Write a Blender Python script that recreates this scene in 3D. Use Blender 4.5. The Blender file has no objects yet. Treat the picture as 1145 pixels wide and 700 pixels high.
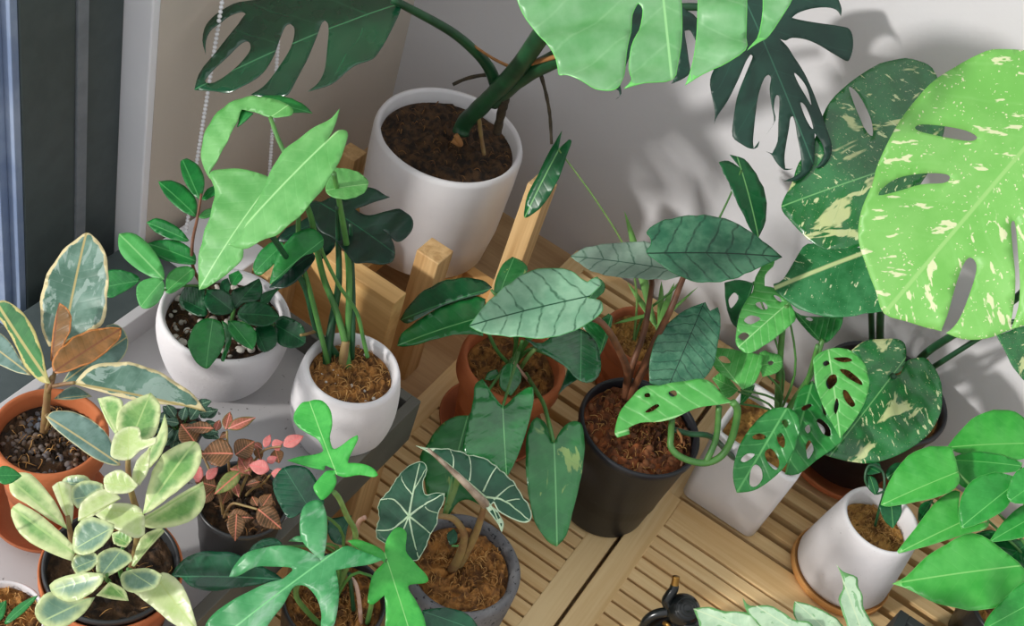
import bpy, bmesh, math, random
import numpy as np
from mathutils import Vector, Matrix
from mathutils.geometry import delaunay_2d_cdt

random.seed(7)
SC = bpy.context.scene
COL = SC.collection

# ------------------------------------------------------------------ camera
F_PX, CX, CY, CAM_H = 1400.0, 572.5, 350.0, 1.25
RIGHT = Vector((0.81692717, 0.51977667, 0.24992439))
UP = Vector((-0.53278778, 0.51420695, 0.67210743))
FWD = Vector((-0.2208329, 0.68221948, -0.69700029))
CAM = Vector((0, 0, CAM_H))
cam_data = bpy.data.cameras.new('camera')
cam = bpy.data.objects.new('camera', cam_data)
COL.objects.link(cam)
rm = Matrix((RIGHT, UP, -FWD)).transposed().to_4x4()
cam.matrix_world = Matrix.Translation(CAM) @ rm
cam_data.sensor_width = 36.0
cam_data.lens = 36.0 * F_PX / 1145.0
cam_data.clip_start = 0.02
SC.camera = cam

# ------------------------------------------------------------------ light
world = bpy.data.worlds.new('daylight')
SC.world = world
world.use_nodes = True
wn = world.node_tree
bg = wn.nodes['Background']
# the sky is brighter on the window side (-X) than in the depth of the room
tc = wn.nodes.new('ShaderNodeTexCoord'); sx = wn.nodes.new('ShaderNodeSeparateXYZ'); mrw = wn.nodes.new('ShaderNodeMapRange')
wn.links.new(tc.outputs['Generated'], sx.inputs[0]); wn.links.new(sx.outputs[0], mrw.inputs['Value'])
for k_, v_ in zip(('From Min', 'From Max', 'To Min', 'To Max'), (-1.0, 1.0, 1.55, 0.54)): mrw.inputs[k_].default_value = v_
bg.inputs[0].default_value = (0.96, 0.98, 1.0, 1)
wn.links.new(mrw.outputs[0], bg.inputs[1])

SUN_DIR = Vector((0.50, 0.76, -0.34)).normalized()
sun_data = bpy.data.lights.new('sun', 'SUN')
sun_data.energy = 2.9
sun_data.angle = math.radians(4.0)
sun_data.color = (1.0, 0.97, 0.92)
sun = bpy.data.objects.new('sun', sun_data)
sun.rotation_euler = SUN_DIR.to_track_quat('-Z', 'Y').to_euler()
sun.location = (-3, -3, 3)
COL.objects.link(sun)

SC.view_settings.view_transform = 'Standard'
SC.view_settings.look = 'None'
SC.view_settings.gamma = 1.0
SC.view_settings.use_curve_mapping = False
SC.view_settings.exposure = 0.0

# ------------------------------------------------------------------ measuring helpers
def ray(x, y):
    return RIGHT * ((x - CX) / F_PX) - UP * ((y - CY) / F_PX) + FWD
def PD(x, y, d):
    return CAM + ray(x, y) * d
def PZ(x, y, z):
    r = ray(x, y)
    return CAM + r * ((z - CAM_H) / r.z)
def PX(x, y, X):
    r = ray(x, y)
    return CAM + r * (X / r.x)
def PY(x, y, Y):
    r = ray(x, y)
    return CAM + r * (Y / r.y)
def proj(p):
    q = Vector(p) - CAM
    dd = q.dot(FWD)
    return CX + F_PX * q.dot(RIGHT) / dd, CY - F_PX * q.dot(UP) / dd, dd
def camn(n):
    return (RIGHT * n[0] + UP * n[1] - FWD * n[2]).normalized()
def solve_height(xy, px):
    """height on the vertical line over xy that lies nearest to the sight line of px"""
    best, bz = 1e9, 0
    lo, hi = -0.2, 0.9
    for _ in range(3):
        st = (hi - lo) / 60
        for i in range(61):
            z = lo + st * i
            x, y, _d = proj((xy[0], xy[1], z))
            e = (x - px[0]) ** 2 + (y - px[1]) ** 2
            if e < best:
                best, bz = e, z
        lo, hi = bz - st, bz + st
    return bz

# sighting windows on the place: origin and scale
VW = {
 'P': (0, 0, 1), 'V1': (0, 0, .342857), 'V2': (200, 0, .342857), 'V3': (400, 0, .342857), 'V4': (560, 0, .342857),
 'V5': (845, 0, .342857), 'V6': (0, 200, .342857), 'V7': (100, 100, .342857), 'V8': (200, 200, .342857),
 'W1': (0, 420, .4), 'W2': (180, 420, .4), 'W3': (380, 460, .342857), 'W4': (430, 260, .3143),
 'W5': (600, 200, .342857), 'W6': (600, 360, .342857), 'W7': (845, 200, .342857), 'W8': (845, 360, .4854),
 'U3': (780, 260, .3143), 'U4': (300, 250, .3284), 'K1': (300, 420, .22857), 'K3': (740, 400, .1715), 'K5': (560, 0, .22857),
 'K6': (780, 0, .2857), 'A1': (170, 290, .22857), 'A2': (160, 430, .2715), 'A3': (680, 620, .27948),
 'A4': (0, 240, .3143), 'A5': (1000, 440, .3718), 'A6': (300, 160, .25714), 'A7': (0, 490, .3),
 'A8': (740, 430, .25714), 'B1': (180, 560, .24454), 'B2': (420, 430, .3), 'B3': (860, 370, .27137), 'B4': (10, 430, .3859)}
def G(v, p):
    o = VW[v]
    return (o[0] + o[2] * p[0], o[1] + o[2] * p[1])

# ------------------------------------------------------------------ object helpers
def root_of(o):
    while o.parent:
        o = o.parent
    return o
def mesh_obj(name, verts, faces, mats, parent=None, smooth=True, mat_idx=None, attr=None):
    off = root_of(parent).location if parent else Vector((0, 0, 0))
    me = bpy.data.meshes.new(name)
    me.from_pydata([tuple(Vector(v) - off) for v in verts], [], faces)
    if not isinstance(mats, (list, tuple)):
        mats = [mats]
    for m in mats:
        me.materials.append(m)
    if smooth:
        me.polygons.foreach_set('use_smooth', [True] * len(me.polygons))
    if mat_idx:
        me.polygons.foreach_set('material_index', mat_idx)
    if attr is not None:
        a = me.attributes.new('leaf', 'FLOAT_VECTOR', 'POINT')
        a.data.foreach_set('vector', [c for t in attr for c in t])
    me.update()
    o = bpy.data.objects.new(name, me)
    COL.objects.link(o)
    if parent:
        o.parent = parent
    return o
def bm_obj(name, bm, mats, parent=None, smooth=False, bevel=0.0, seg=2):
    if bevel:
        bmesh.ops.bevel(bm, geom=list(bm.edges), offset=bevel, segments=seg, affect='EDGES', profile=.5, clamp_overlap=True)
    bmesh.ops.recalc_face_normals(bm, faces=bm.faces)
    bm.verts.index_update()
    vs = [v.co.copy() for v in bm.verts]
    fs = [[v.index for v in f.verts] for f in bm.faces]
    bm.free()
    o = mesh_obj(name, vs, fs, mats, parent, smooth)
    return o
def add_box(bm, lo, hi):
    x0, y0, z0 = lo; x1, y1, z1 = hi
    v = [bm.verts.new(p) for p in ((x0,y0,z0),(x1,y0,z0),(x1,y1,z0),(x0,y1,z0),(x0,y0,z1),(x1,y0,z1),(x1,y1,z1),(x0,y1,z1))]
    for f in ((0,3,2,1),(4,5,6,7),(0,1,5,4),(1,2,6,5),(2,3,7,6),(3,0,4,7)):
        bm.faces.new([v[i] for i in f])
def box_obj(name, lo, hi, mat, parent=None, bevel=0.0):
    bm = bmesh.new(); add_box(bm, lo, hi)
    return bm_obj(name, bm, mat, parent, bevel=bevel)
def thing(name, label, cat, loc, group=None):
    o = bpy.data.objects.new(name, None)
    o.empty_display_size = .03
    COL.objects.link(o)
    o.location = loc
    o['label'] = label; o['category'] = cat
    if group: o['group'] = group
    return o
def tag(o, label, cat, group=None):
    o['label'] = label; o['category'] = cat
    if group: o['group'] = group
    return o
def struct(o):
    o['kind'] = 'structure'
    return o

def catmull(pts, sub=4, closed=False, corners=()):
    n = len(pts); out = []
    rng = range(n) if closed else range(n - 1)
    for i in rng:
        p1 = pts[i]; p2 = pts[(i + 1) % n]
        p0 = pts[(i - 1) % n] if (closed or i > 0) else p1
        p3 = pts[(i + 2) % n] if (closed or i + 2 < n) else p2
        if i in corners: p0 = p1
        if (i + 1) % n in corners: p3 = p2
        for k in range(sub):
            t = k / sub
            out.append(tuple(0.5 * (2*b + (c-a)*t + (2*a-5*b+4*c-d)*t*t + (-a+3*b-3*c+d)*t**3)
                             for a, b, c, d in zip(p0, p1, p2, p3)))
    if not closed: out.append(tuple(pts[-1]))
    return out

def tube_geo(pts, radii, seg=8, flat=1.0, cap=True):
    """pts 3D polyline, radii per point -> verts, faces"""
    P = [Vector(p) for p in pts]
    V, Fc = [], []
    t = (P[1] - P[0]).normalized()
    nrm = t.orthogonal().normalized()
    for i, p in enumerate(P):
        a = P[max(i-1, 0)]; b = P[min(i+1, len(P)-1)]
        t2 = (b - a)
        t2 = t2.normalized() if t2.length > 1e-9 else t
        nrm = (nrm - t2 * nrm.dot(t2)).normalized()
        bn = t2.cross(nrm)
        for s in range(seg):
            an = 2*math.pi*s/seg
            V.append(p + (nrm*math.cos(an) + bn*math.sin(an)*flat)*radii[i])
        t = t2
    for i in range(len(P)-1):
        for s in range(seg):
            s2 = (s+1) % seg
            Fc.append((i*seg+s, i*seg+s2, (i+1)*seg+s2, (i+1)*seg+s))
    if cap:
        Fc.append(tuple(reversed(range(seg))))
        Fc.append(tuple(range((len(P)-1)*seg, len(P)*seg)))
    return V, Fc
def tube(name, pts, r0, r1, mat, parent=None, sub=5, seg=8, bumps=0.0):
    """pts: 3D points"""
    sm = catmull([tuple(p) for p in pts], sub)
    n = len(sm)
    rad = [r0 + (r1-r0)*i/(n-1) for i in range(n)]
    if bumps: rad = [r*(1+bumps*random.uniform(-1, 1)) for r in rad]
    V, Fc = tube_geo(sm, rad, seg)
    return mesh_obj(name, V, Fc, mat, parent)

def lathe_geo(profile, c, seg=64):
    V, Fc = [], []
    for r, z in profile:
        for s in range(seg):
            a = 2*math.pi*s/seg
            V.append((c[0]+r*math.cos(a), c[1]+r*math.sin(a), c[2]+z))
    for i in range(len(profile)-1):
        for s in range(seg):
            s2 = (s+1) % seg
            Fc.append((i*seg+s, i*seg+s2, (i+1)*seg+s2, (i+1)*seg+s))
    return V, Fc
def lathe(name, profile, c, mat, parent=None, seg=64, sub=1):
    if sub > 1: profile = catmull(profile, sub)
    V, Fc = lathe_geo(profile, c, seg)
    n = len(profile)
    Fc.append(tuple(reversed(range(seg))))
    Fc.append(tuple(range((n-1)*seg, n*seg)))
    return mesh_obj(name, V, Fc, mat, parent)

# ------------------------------------------------------------------ materials
def lin(c):
    return tuple(((x/255)/12.92 if x/255 <= .04045 else ((x/255+.055)/1.055)**2.4) for x in c) + (1,)
class NT:
    def __init__(s, name):
        s.m = bpy.data.materials.new(name); s.m.use_nodes = True
        s.t = s.m.node_tree; s.b = s.t.nodes['Principled BSDF']; s.out = s.t.nodes['Material Output']
    def n(s, typ, **kw):
        nd = s.t.nodes.new(typ)
        for k, v in kw.items(): setattr(nd, k, v)
        return nd
    def l(s, a, b): s.t.links.new(a, b)
    def setin(s, sock, v):
        if isinstance(v, bpy.types.NodeSocket): s.l(v, sock)
        else: sock.default_value = v
    def math(s, op, a, b=None, c=None):
        nd = s.n('ShaderNodeMath', operation=op)
        s.setin(nd.inputs[0], a)
        if b is not None: s.setin(nd.inputs[1], b)
        if c is not None: s.setin(nd.inputs[2], c)
        return nd.outputs[0]
    def mr(s, v, a, b, c=0.0, d=1.0, smooth=True):
        nd = s.n('ShaderNodeMapRange', interpolation_type='SMOOTHSTEP' if smooth else 'LINEAR')
        s.setin(nd.inputs['Value'], v)
        for k, x in zip(('From Min', 'From Max', 'To Min', 'To Max'), (a, b, c, d)): s.setin(nd.inputs[k], x)
        return nd.outputs[0]
    def mix(s, f, a, b):
        nd = s.n('ShaderNodeMix', data_type='RGBA')
        s.setin(nd.inputs[0], f); s.setin(nd.inputs[6], a); s.setin(nd.inputs[7], b)
        return nd.outputs[2]
    def noise(s, scale, detail=3, vec=None, rough=.55, dist=0.0):
        nd = s.n('ShaderNodeTexNoise')
        nd.inputs['Scale'].default_value = scale; nd.inputs['Detail'].default_value = detail
        nd.inputs['Roughness'].default_value = rough; nd.inputs['Distortion'].default_value = dist
        if vec is not None: s.l(vec, nd.inputs['Vector'])
        return nd.outputs[0]
    def bump(s, h, strength=.3, dist=.002):
        nd = s.n('ShaderNodeBump')
        nd.inputs['Strength'].default_value = strength; nd.inputs['Distance'].default_value = dist
        s.l(h, nd.inputs['Height']); s.l(nd.outputs[0], s.b.inputs['Normal'])
    def obj(s): return s.n('ShaderNodeTexCoord').outputs['Object']
    def scaled(s, vec, sc):
        nd = s.n('ShaderNodeMapping'); nd.inputs['Scale'].default_value = sc
        s.l(vec, nd.inputs[0]); return nd.outputs[0]

def plain(name, c1, c2=None, scale=30, rough=.6, bump=0.0, bscale=200, spec=.5, metallic=0.0, speck=None, speck_scale=300, speck_t=.62):
    N = NT(name); v = N.obj()
    c2 = c2 or c1
    col = N.mix(N.mr(N.noise(scale, 4, v), .35, .65), lin(c1), lin(c2))
    if speck:
        col = N.mix(N.mr(N.noise(speck_scale, 2, v), speck_t, speck_t+.06), col, lin(speck))
    N.l(col, N.b.inputs['Base Color'])
    N.b.inputs['Roughness'].default_value = rough
    N.b.inputs['Specular IOR Level'].default_value = spec
    N.b.inputs['Metallic'].default_value = metallic
    if bump: N.bump(N.noise(bscale, 3, v), bump, .003)
    return N.m
def wood(name, c1, c2, axis='X', rough=.55, ring=26.0):
    N = NT(name); v = N.obj()
    sc = {'X': (1.2, ring, ring), 'Y': (ring, 1.2, ring), 'Z': (ring, ring, 1.2)}[axis]
    mv = N.scaled(v, sc)
    a = N.noise(1.0, 5, mv, .6, 1.2)
    sc2 = {'X': (6, 260, 260), 'Y': (260, 6, 260), 'Z': (260, 260, 6)}[axis]
    b = N.noise(1.0, 3, N.scaled(v, sc2), .6)
    f = N.math('ADD', N.math('MULTIPLY', a, .75), N.math('MULTIPLY', b, .25))
    col = N.mix(N.mr(f, .32, .68), lin(c1), lin(c2))
    N.l(col, N.b.inputs['Base Color'])
    N.b.inputs['Roughness'].default_value = rough
    N.bump(b, .15, .001)
    return N.m

def leafmat(name, c1, c2, vein=None, vn_=7, k=.9, vw=.05, vs=.6, mid=None, mw=.012, edge=None, ew=.03, enoise=0.0,
            speck=None, sp_t=.62, sp_scale=(7, 30, 0), rough=.38, trans=.22, bump=.25, vdark=0.0, sheen=.5, patch=None, pt=.6, pscale=3.0, vsc=.55, vnoise=.45, esoft=.22, pedge=.04):
    """leaf attribute = (along midrib, across, distance to rim), all in leaf lengths"""
    N = NT(name)
    at = N.n('ShaderNodeAttribute', attribute_name='leaf')
    sep = N.n('ShaderNodeSeparateXYZ'); N.l(at.outputs['Vector'], sep.inputs[0])
    u, v, e = sep.outputs
    rnd = N.n('ShaderNodeObjectInfo').outputs['Random']
    off = N.n('ShaderNodeCombineXYZ')
    N.l(N.math('MULTIPLY', rnd, 37.0), off.inputs[2])
    N.l(u, off.inputs[0]); N.l(v, off.inputs[1])
    vec = off.outputs[0]
    av = N.math('ABSOLUTE', v)
    nz = N.noise(3.0, 3, vec)
    s = N.math('MULTIPLY', N.math('SUBTRACT', u, N.math('MULTIPLY', av, k)), float(vn_))
    s = N.math('ADD', s, N.math('MULTIPLY', nz, vnoise))
    tri = N.math('MULTIPLY', N.math('ABSOLUTE', N.math('SUBTRACT', N.math('FRACT', s), .5)), 2.0)   # 1 on a vein
    vm = N.mr(tri, 1-vw*3, 1-vw*.6)
    mm = N.mr(av, mw, mw*.4)
    fine = N.noise(14.0, 4, vec)
    col = N.mix(N.mr(N.math('ADD', N.math('MULTIPLY', nz, .7), N.math('MULTIPLY', fine, .3)), .36, .64), lin(c1), lin(c2))
    if patch:
        pn = N.noise(pscale, 4, N.scaled(vec, (1.0, 2.2, 1.0)), .6, .6)
        col = N.mix(N.mr(pn, pt, pt+pedge), col, lin(patch))
    if vein:
        col = N.mix(N.math('MULTIPLY', N.math('MULTIPLY', vm, vs*vsc), N.mr(fine, .3, .6, .35, 1.0)), col, lin(vein))
    if speck:
        # flecks drawn out along the side veins
        c = N.n('ShaderNodeCombineXYZ')
        N.l(s, c.inputs[0]); N.l(N.math('MULTIPLY', v, 6.0), c.inputs[1]); N.l(N.math('MULTIPLY', rnd, 50.0), c.inputs[2])
        f1 = N.noise(2.6, 3, N.scaled(c.outputs[0], (1.6, .7, 1)))
        f2 = N.noise(75.0, 2, vec)
        m1 = N.mr(f1, sp_t, sp_t+.035); m2 = N.mr(f2, sp_t+.055, sp_t+.085)
        col = N.mix(N.math('MAXIMUM', m1, m2), col, lin(speck))
    if edge:
        ed = e
        if enoise:
            ed = N.math('SUBTRACT', e, N.math('MULTIPLY', N.math('SUBTRACT', N.noise(9.0, 3, vec), .45), enoise))
        col = N.mix(N.mr(ed, ew*(1+esoft), ew*(1-esoft)), col, lin(edge))
    if mid:
        col = N.mix(mm, col, lin(mid))
    N.l(col, N.b.inputs['Base Color'])
    N.b.inputs['Roughness'].default_value = rough
    N.b.inputs['Specular IOR Level'].default_value = sheen
    h = N.math('ADD', N.math('MULTIPLY', fine, .35), N.math('MULTIPLY', N.math('POWER', tri, 4.0), -.6))
    N.bump(h, bump*.6, .0012)
    tr = N.n('ShaderNodeBsdfTranslucent'); N.l(col, tr.inputs['Color'])
    mx = N.n('ShaderNodeMixShader'); mx.inputs[0].default_value = trans
    N.l(N.b.outputs[0], mx.inputs[1]); N.l(tr.outputs[0], mx.inputs[2]); N.l(mx.outputs[0], N.out.inputs[0])
    return N.m

# ------------------------------------------------------------------ leaf builder
def inside(poly, x, y):
    c = False; n = len(poly); j = n-1
    for i in range(n):
        xi, yi = poly[i]; xj, yj = poly[j]
        if (yi > y) != (yj > y) and x < (xj-xi)*(y-yi)/(yj-yi)+xi: c = not c
        j = i
    return c
def leaf(parent, view, pts, base, tip, d, mat, n=(-.05, .45, .9), holes=(), fold=.12, bend=.12, cup=0.0, wav=.012, wn=5, nv=7, k=.9,
         amp=.0022, res=20, name='leaf', corners=None, veins=None, veinmat=None, thick=.0006, droop=0.0, sub=3, label=None):
    pts = [G(view, p) for p in pts]
    base = G(view, base); tip = G(view, tip)
    n = camn(n)
    B = PD(base[0], base[1], d)
    def onplane(p):
        r = ray(*p); return CAM + r*((B-CAM).dot(n)/r.dot(n))
    T = onplane(tip)
    eu = (T-B); L = eu.length; eu.normalize()
    ev = n.cross(eu)
    def uv(p):
        q = onplane(p)-B
        return (q.dot(eu), q.dot(ev))
    raw = [uv(p) for p in pts]
    # corners: sharp turns of the outline stay sharp
    cor = set()
    m = len(raw)
    for i in range(m):
        a = Vector(raw[i])-Vector(raw[i-1]); b = Vector(raw[(i+1) % m])-Vector(raw[i])
        if a.length > 1e-9 and b.length > 1e-9 and a.angle(b) > 1.25: cor.add(i)
    out = catmull(raw, sub, True, cor)
    hl = [catmull([uv(G(view, p)) for p in h], 3, True) for h in holes]
    xs = [p[0] for p in out]; ys = [p[1] for p in out]
    ext = max(max(xs)-min(xs), max(ys)-min(ys)); h = ext/res
    V2 = []; E = []
    for loop in [out]+hl:
        s0 = len(V2)
        V2 += [Vector(p) for p in loop]
        E += [(s0+i, s0+(i+1) % len(loop)) for i in range(len(loop))]
    nb = len(V2)
    bnd = np.array([(p[0], p[1]) for p in V2])
    oa = np.array(out); ob = np.roll(oa, -1, 0)
    def dist(q):
        ab = ob-oa; ap = np.array(q)-oa
        t = np.clip((ap*ab).sum(1)/np.maximum((ab*ab).sum(1), 1e-14), 0, 1)
        c = oa+ab*t[:, None]-np.array(q)
        return math.sqrt((c*c).sum(1).min())
    yy = min(ys); row = 0
    while yy <= max(ys):
        xx = min(xs)+(h/2 if row % 2 else 0)
        while xx <= max(xs):
            if inside(out, xx, yy) and not any(inside(q, xx, yy) for q in hl):
                dd = bnd-np.array((xx, yy))
                if math.sqrt((dd*dd).sum(1).min()) > h*.35: V2.append(Vector((xx, yy)))
            xx += h
        yy += h*.866; row += 1
    # a row of points down the midrib keeps its crease
    rv, re_, rf, _a, _b, _c = delaunay_2d_cdt(V2, E, [], 0, 1e-7)
    F2 = []
    for f in rf:
        cx = sum(rv[i][0] for i in f)/3; cy = sum(rv[i][1] for i in f)/3
        if inside(out, cx, cy) and not any(inside(q, cx, cy) for q in hl): F2.append(f)
    ph = random.uniform(0, 6)
    def surf(q):
        un = q[0]/L; v_ = q[1]/L; a = abs(v_)
        w = fold*(math.sqrt(a*a+.0009)-.03) + cup*a*a - bend*(un*un if un > 0 else .5*un*un) - droop*a*a*2
        w += wav*math.sin(wn*6.28*un/1.2+ph+(2.0 if v_ > 0 else 0))*min(a*4, 1)
        t = (un-k*a)*nv
        w += amp*(abs(math.sin(math.pi*t))-.6)*min(a*8, 1)
        return w*L
    Vs = [B+eu*q[0]+ev*q[1]+n*surf(q) for q in rv]
    at = [(q[0]/L, q[1]/L, dist((q[0], q[1]))/L) for q in rv]
    # thickness: lower skin and rim
    nv0 = len(Vs)
    top = [tuple(f) for f in F2]
    cnt = {}
    tri = []
    for f in top:
        a, b, c = (Vs[i] for i in f)
        if (b-a).cross(c-a).dot(n) < 0: f = f[::-1]
        tri.append(f)
        for i in range(3):
            ed = (f[i], f[(i+1) % 3]); cnt[ed] = cnt.get(ed, 0)+1
    Vs += [p-n*thick for p in Vs]; at += at
    faces = list(tri)+[tuple(i+nv0 for i in reversed(f)) for f in tri]
    for (a, b) in cnt:
        if (b, a) not in cnt: faces.append((b, a, a+nv0, b+nv0))
    mi = [0]*len(faces); mats = [mat]
    if veins:
        mats = [mat, veinmat]
        for line, r0, r1 in veins:
            q = catmull([uv(G(view, p)) for p in line], 5)
            P3 = [B+eu*p[0]+ev*p[1]+n*(surf(p)+.0002) for p in q]
            rr = [r0+(r1-r0)*i/(len(P3)-1) for i in range(len(P3))]
            tv, tf = tube_geo(P3, rr, 6)
            s0 = len(Vs); Vs += tv; at += [(0, 0, 1)]*len(tv)
            faces += [tuple(i+s0 for i in f) for f in tf]; mi += [1]*len(tf)
    o = mesh_obj(name, Vs, faces, mats, parent, True, mi, at)
    if label: o['label'] = label
    return o, B
def ovate(base, tip, w, kind='ovate'):
    """outline of a plain leaf in the plane of sight: base, tip, width to length"""
    b = Vector(base); t = Vector(tip); a = t-b; p = Vector((-a.y, a.x))*w*.5
    prof = {'ovate': ((0, .0), (.08, .45), (.25, .9), (.45, 1.0), (.7, .72), (.9, .28), (1, 0)),
            'blade': ((0, .3), (.2, .8), (.5, 1.0), (.8, .6), (1, 0))}[kind]
    L_ = [tuple(b+a*u+p*s) for u, s in prof]
    R_ = [tuple(b+a*u-p*s) for u, s in reversed(prof[1:-1] if kind == 'ovate' else prof[:-1])]
    return L_+R_

class Plant:
    """a potted plant: an Empty at the foot of its pot"""
    def __init__(s, name, label, base_px, z0, rim_px=None, dia_px=None, cat='potted plant'):
        p = PZ(base_px[0], base_px[1], z0)
        s.c = p; s.z0 = z0
        s.h = (solve_height((p.x, p.y), rim_px)-z0) if rim_px else .1
        s.d = proj((p.x, p.y, z0+s.h))[2]
        s.R = (dia_px or 100)/2*s.d/F_PX
        s.t = thing(name, label, cat, p)
        s.soil_z = z0+s.h*.86
    def pot(s, prof, mat, inner=.9, sub=1, name='pot', depth=.14, lip=None):
        """prof: (radius / R, height / h) up the outside; the inside is added"""
        P = [(r*s.R, z*s.h) for r, z in prof]
        rt = P[-1][0]
        ri = rt*inner
        if sub > 1: P = catmull(P, sub)
        bev = (rt-ri)*.3
        P += [(rt-bev, s.h+bev*.6), (ri+bev, s.h+bev*.6), (ri, s.h-bev), (ri*.97, s.h*(1-depth*1.6)), (ri*.9, s.h*.3)]
        s.ri = ri; s.soil_z = s.z0+s.h*(1-depth)
        return lathe(name, P, s.c, mat, s.t)
    def soil(s, mat, fib=None, nf=60, peb=None, npeb=0, rad=None, mound=.1, chunky=.005, pr=.0035):
        R = (rad or s.ri)*.985; V = []; Fc = []
        rings, seg = 16, 48
        c = Vector((s.c.x, s.c.y, s.soil_z))
        V.append(c+Vector((0, 0, R*mound)))
        for i in range(1, rings+1):
            r = R*i/rings
            for j in range(seg):
                a = 2*math.pi*j/seg
                z = R*mound*(1-(i/rings)**2)+(random.uniform(-1, 1)*chunky if i < rings else 0)
                V.append(c+Vector((r*math.cos(a), r*math.sin(a), z)))
        for j in range(seg): Fc.append((0, 1+j, 1+(j+1) % seg))
        for i in range(rings-1):
            for j in range(seg):
                a = 1+i*seg; b = a+seg; j2 = (j+1) % seg
                Fc.append((a+j, b+j, b+j2, a+j2))
        mesh_obj('soil', V, Fc, mat, s.t)
        if fib:
            V = []; Fc = []
            for _ in range(nf):
                a = random.uniform(0, 6.28); r = R*.93*math.sqrt(random.random())
                p = c+Vector((r*math.cos(a), r*math.sin(a), R*mound*(1-(r/R)**2)+.001))
                th = random.uniform(0, 6.28); L = random.uniform(.004, .014)
                pts = []
                for q in range(4):
                    pts.append(tuple(p+Vector((0, 0, .004*math.sin(q*1.05)))))
                    th += random.uniform(-.8, .8)
                    p = p+Vector((math.cos(th), math.sin(th), 0))*L/3
                    rr = math.hypot(p.x-c.x, p.y-c.y)
                    if rr > R*.95: p = c+(p-c)*(R*.95/rr)
                tv, tf = tube_geo(catmull(pts, 3), [random.uniform(.00015, .0005)]*10, 4)
                s0 = len(V); V += tv; Fc += [tuple(i+s0 for i in f) for f in tf]
            o = mesh_obj('coconut_fibre', V, Fc, fib, s.t); o['kind'] = 'stuff'
        if peb:
            bm = bmesh.new()
            for _ in range(npeb):
                a = random.uniform(0, 6.28); r = R*.92*math.sqrt(random.random())
                sz = random.uniform(.5, 1.25)*pr
                mt = Matrix.Translation(c+Vector((r*math.cos(a), r*math.sin(a), R*mound*(1-(r/R)**2)+sz*.4))) @ Matrix.Rotation(random.uniform(0, 6), 4, Vector((random.random(), random.random(), 1))) @ Matrix.Diagonal((sz, sz*random.uniform(.6, 1), sz*random.uniform(.5, .8), 1))
                bmesh.ops.create_icosphere(bm, subdivisions=2, radius=1, matrix=mt)
            o = bm_obj('gravel', bm, peb, s.t, True); o['kind'] = 'stuff'
    def top(s, dx=0, dy=0): return Vector((s.c.x+dx, s.c.y+dy, s.soil_z))
    def leaf(s, view, pts, base, tip, dd, mat, pet=None, pr=.0013, at=(0, 0), sag=.3, **kw):
        o, B = leaf(s.t, view, pts, base, tip, s.d+dd, mat, **kw)
        if pet:
            S = s.top(*at); M = (S+B)*.5
            side = Vector((B.x-S.x, B.y-S.y, 0))
            M = M-side*sag+Vector((0, 0, .02))
            tube('petiole', [S+Vector((0, 0, -.004)), M, B-Vector((0, 0, .0015))], pr*1.3, pr, pet, o)
        return o
    def simple(s, view, base, tip, w, dd, mat, kind='ovate', **kw):
        return s.leaf(view, ovate(base, tip, w, kind), base, tip, dd, mat, **kw)
    def stem(s, view, pts, r0, r1, mat, name='stem', bumps=0.0, seg=10, sub=5):
        """pts (x, y, depth offset); radii in sight pixels at the plant's own distance"""
        P3 = []
        for x, y, dd in pts:
            g = G(view, (x, y)); P3.append(PD(g[0], g[1], s.d+dd))
        q = s.d/F_PX
        return tube(name, P3, r0*q, r1*q, mat, s.t, sub=sub, seg=seg, bumps=bumps)

# ================================================================== materials of the place
M_wall = plain('painted_wall', (207, 206, 209), (212, 211, 214), 3, .85, .12, 160)
M_trim = plain('white_trim', (240, 240, 244), (236, 236, 241), 8, .6)
M_frame = plain('dark_aluminium', (72, 82, 82), (66, 76, 76), 40, .5, .08, 900)
M_frame_light = plain('grey_aluminium', (122, 128, 134), (112, 118, 124), 40, .45)
M_sash = plain('blue_grey_aluminium', (150, 165, 190), (120, 138, 170), 12, .4)
M_wood = wood('acacia_slat', (232, 202, 150), (208, 168, 112), 'X')
M_wood_y = wood('acacia_rail', (232, 204, 154), (210, 172, 116), 'Y')
M_floor = wood('oak_floor', (196, 162, 120), (162, 126, 86), 'X', .5, 14)
M_pine = wood('pine_upright', (226, 190, 136), (186, 142, 90), 'Z', .55, 40)
M_pine_x = wood('pine_board', (228, 186, 124), (200, 152, 92), 'X', .5, 22)
M_pine_end = wood('pine_end_grain', (224, 184, 128), (196, 150, 96), 'Z', .6, 60)
M_tray = plain('grey_tray_side', (92, 90, 82), (84, 83, 76), 20, .6, .1, 400)
M_tray_dark = plain('dark_tray_side', (44, 50, 50), (38, 43, 44), 20, .5)
M_tray_in = plain('speckled_grey_top', (192, 190, 190), (184, 182, 184), 6, .6, speck=(120, 118, 116), speck_scale=160, speck_t=.70)
M_white = plain('white_ceramic', (228, 226, 228), (220, 218, 221), 10, .35, .05, 300)
M_matte = plain('matte_white_ceramic', (222, 219, 221), (213, 210, 213), 12, .7, .12, 260, speck=(160, 156, 156), speck_scale=260, speck_t=.72)
M_terra = plain('terracotta', (196, 112, 66), (178, 96, 54), 14, .8, .12, 220)
M_terra2 = plain('dusty_terracotta', (186, 108, 68), (160, 90, 54), 18, .8, .12, 220)
M_black = plain('black_plastic', (34, 36, 42), (28, 30, 35), 20, .42, .04, 300, speck=(80, 84, 90), speck_scale=240, speck_t=.75)
M_dark = plain('dark_grey_plastic', (50, 52, 54), (42, 44, 46), 20, .35)
M_conc = plain('speckled_concrete', (106, 106, 108), (90, 90, 93), 26, .85, .35, 260, speck=(42, 43, 47), speck_scale=210, speck_t=.62)
M_conc_out = plain('concrete_side', (140, 128, 118), (120, 110, 102), 20, .85, .3, 260)
M_cork = plain('orange_clay', (206, 148, 84), (194, 134, 72), 40, .8, .1, 300)
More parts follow.
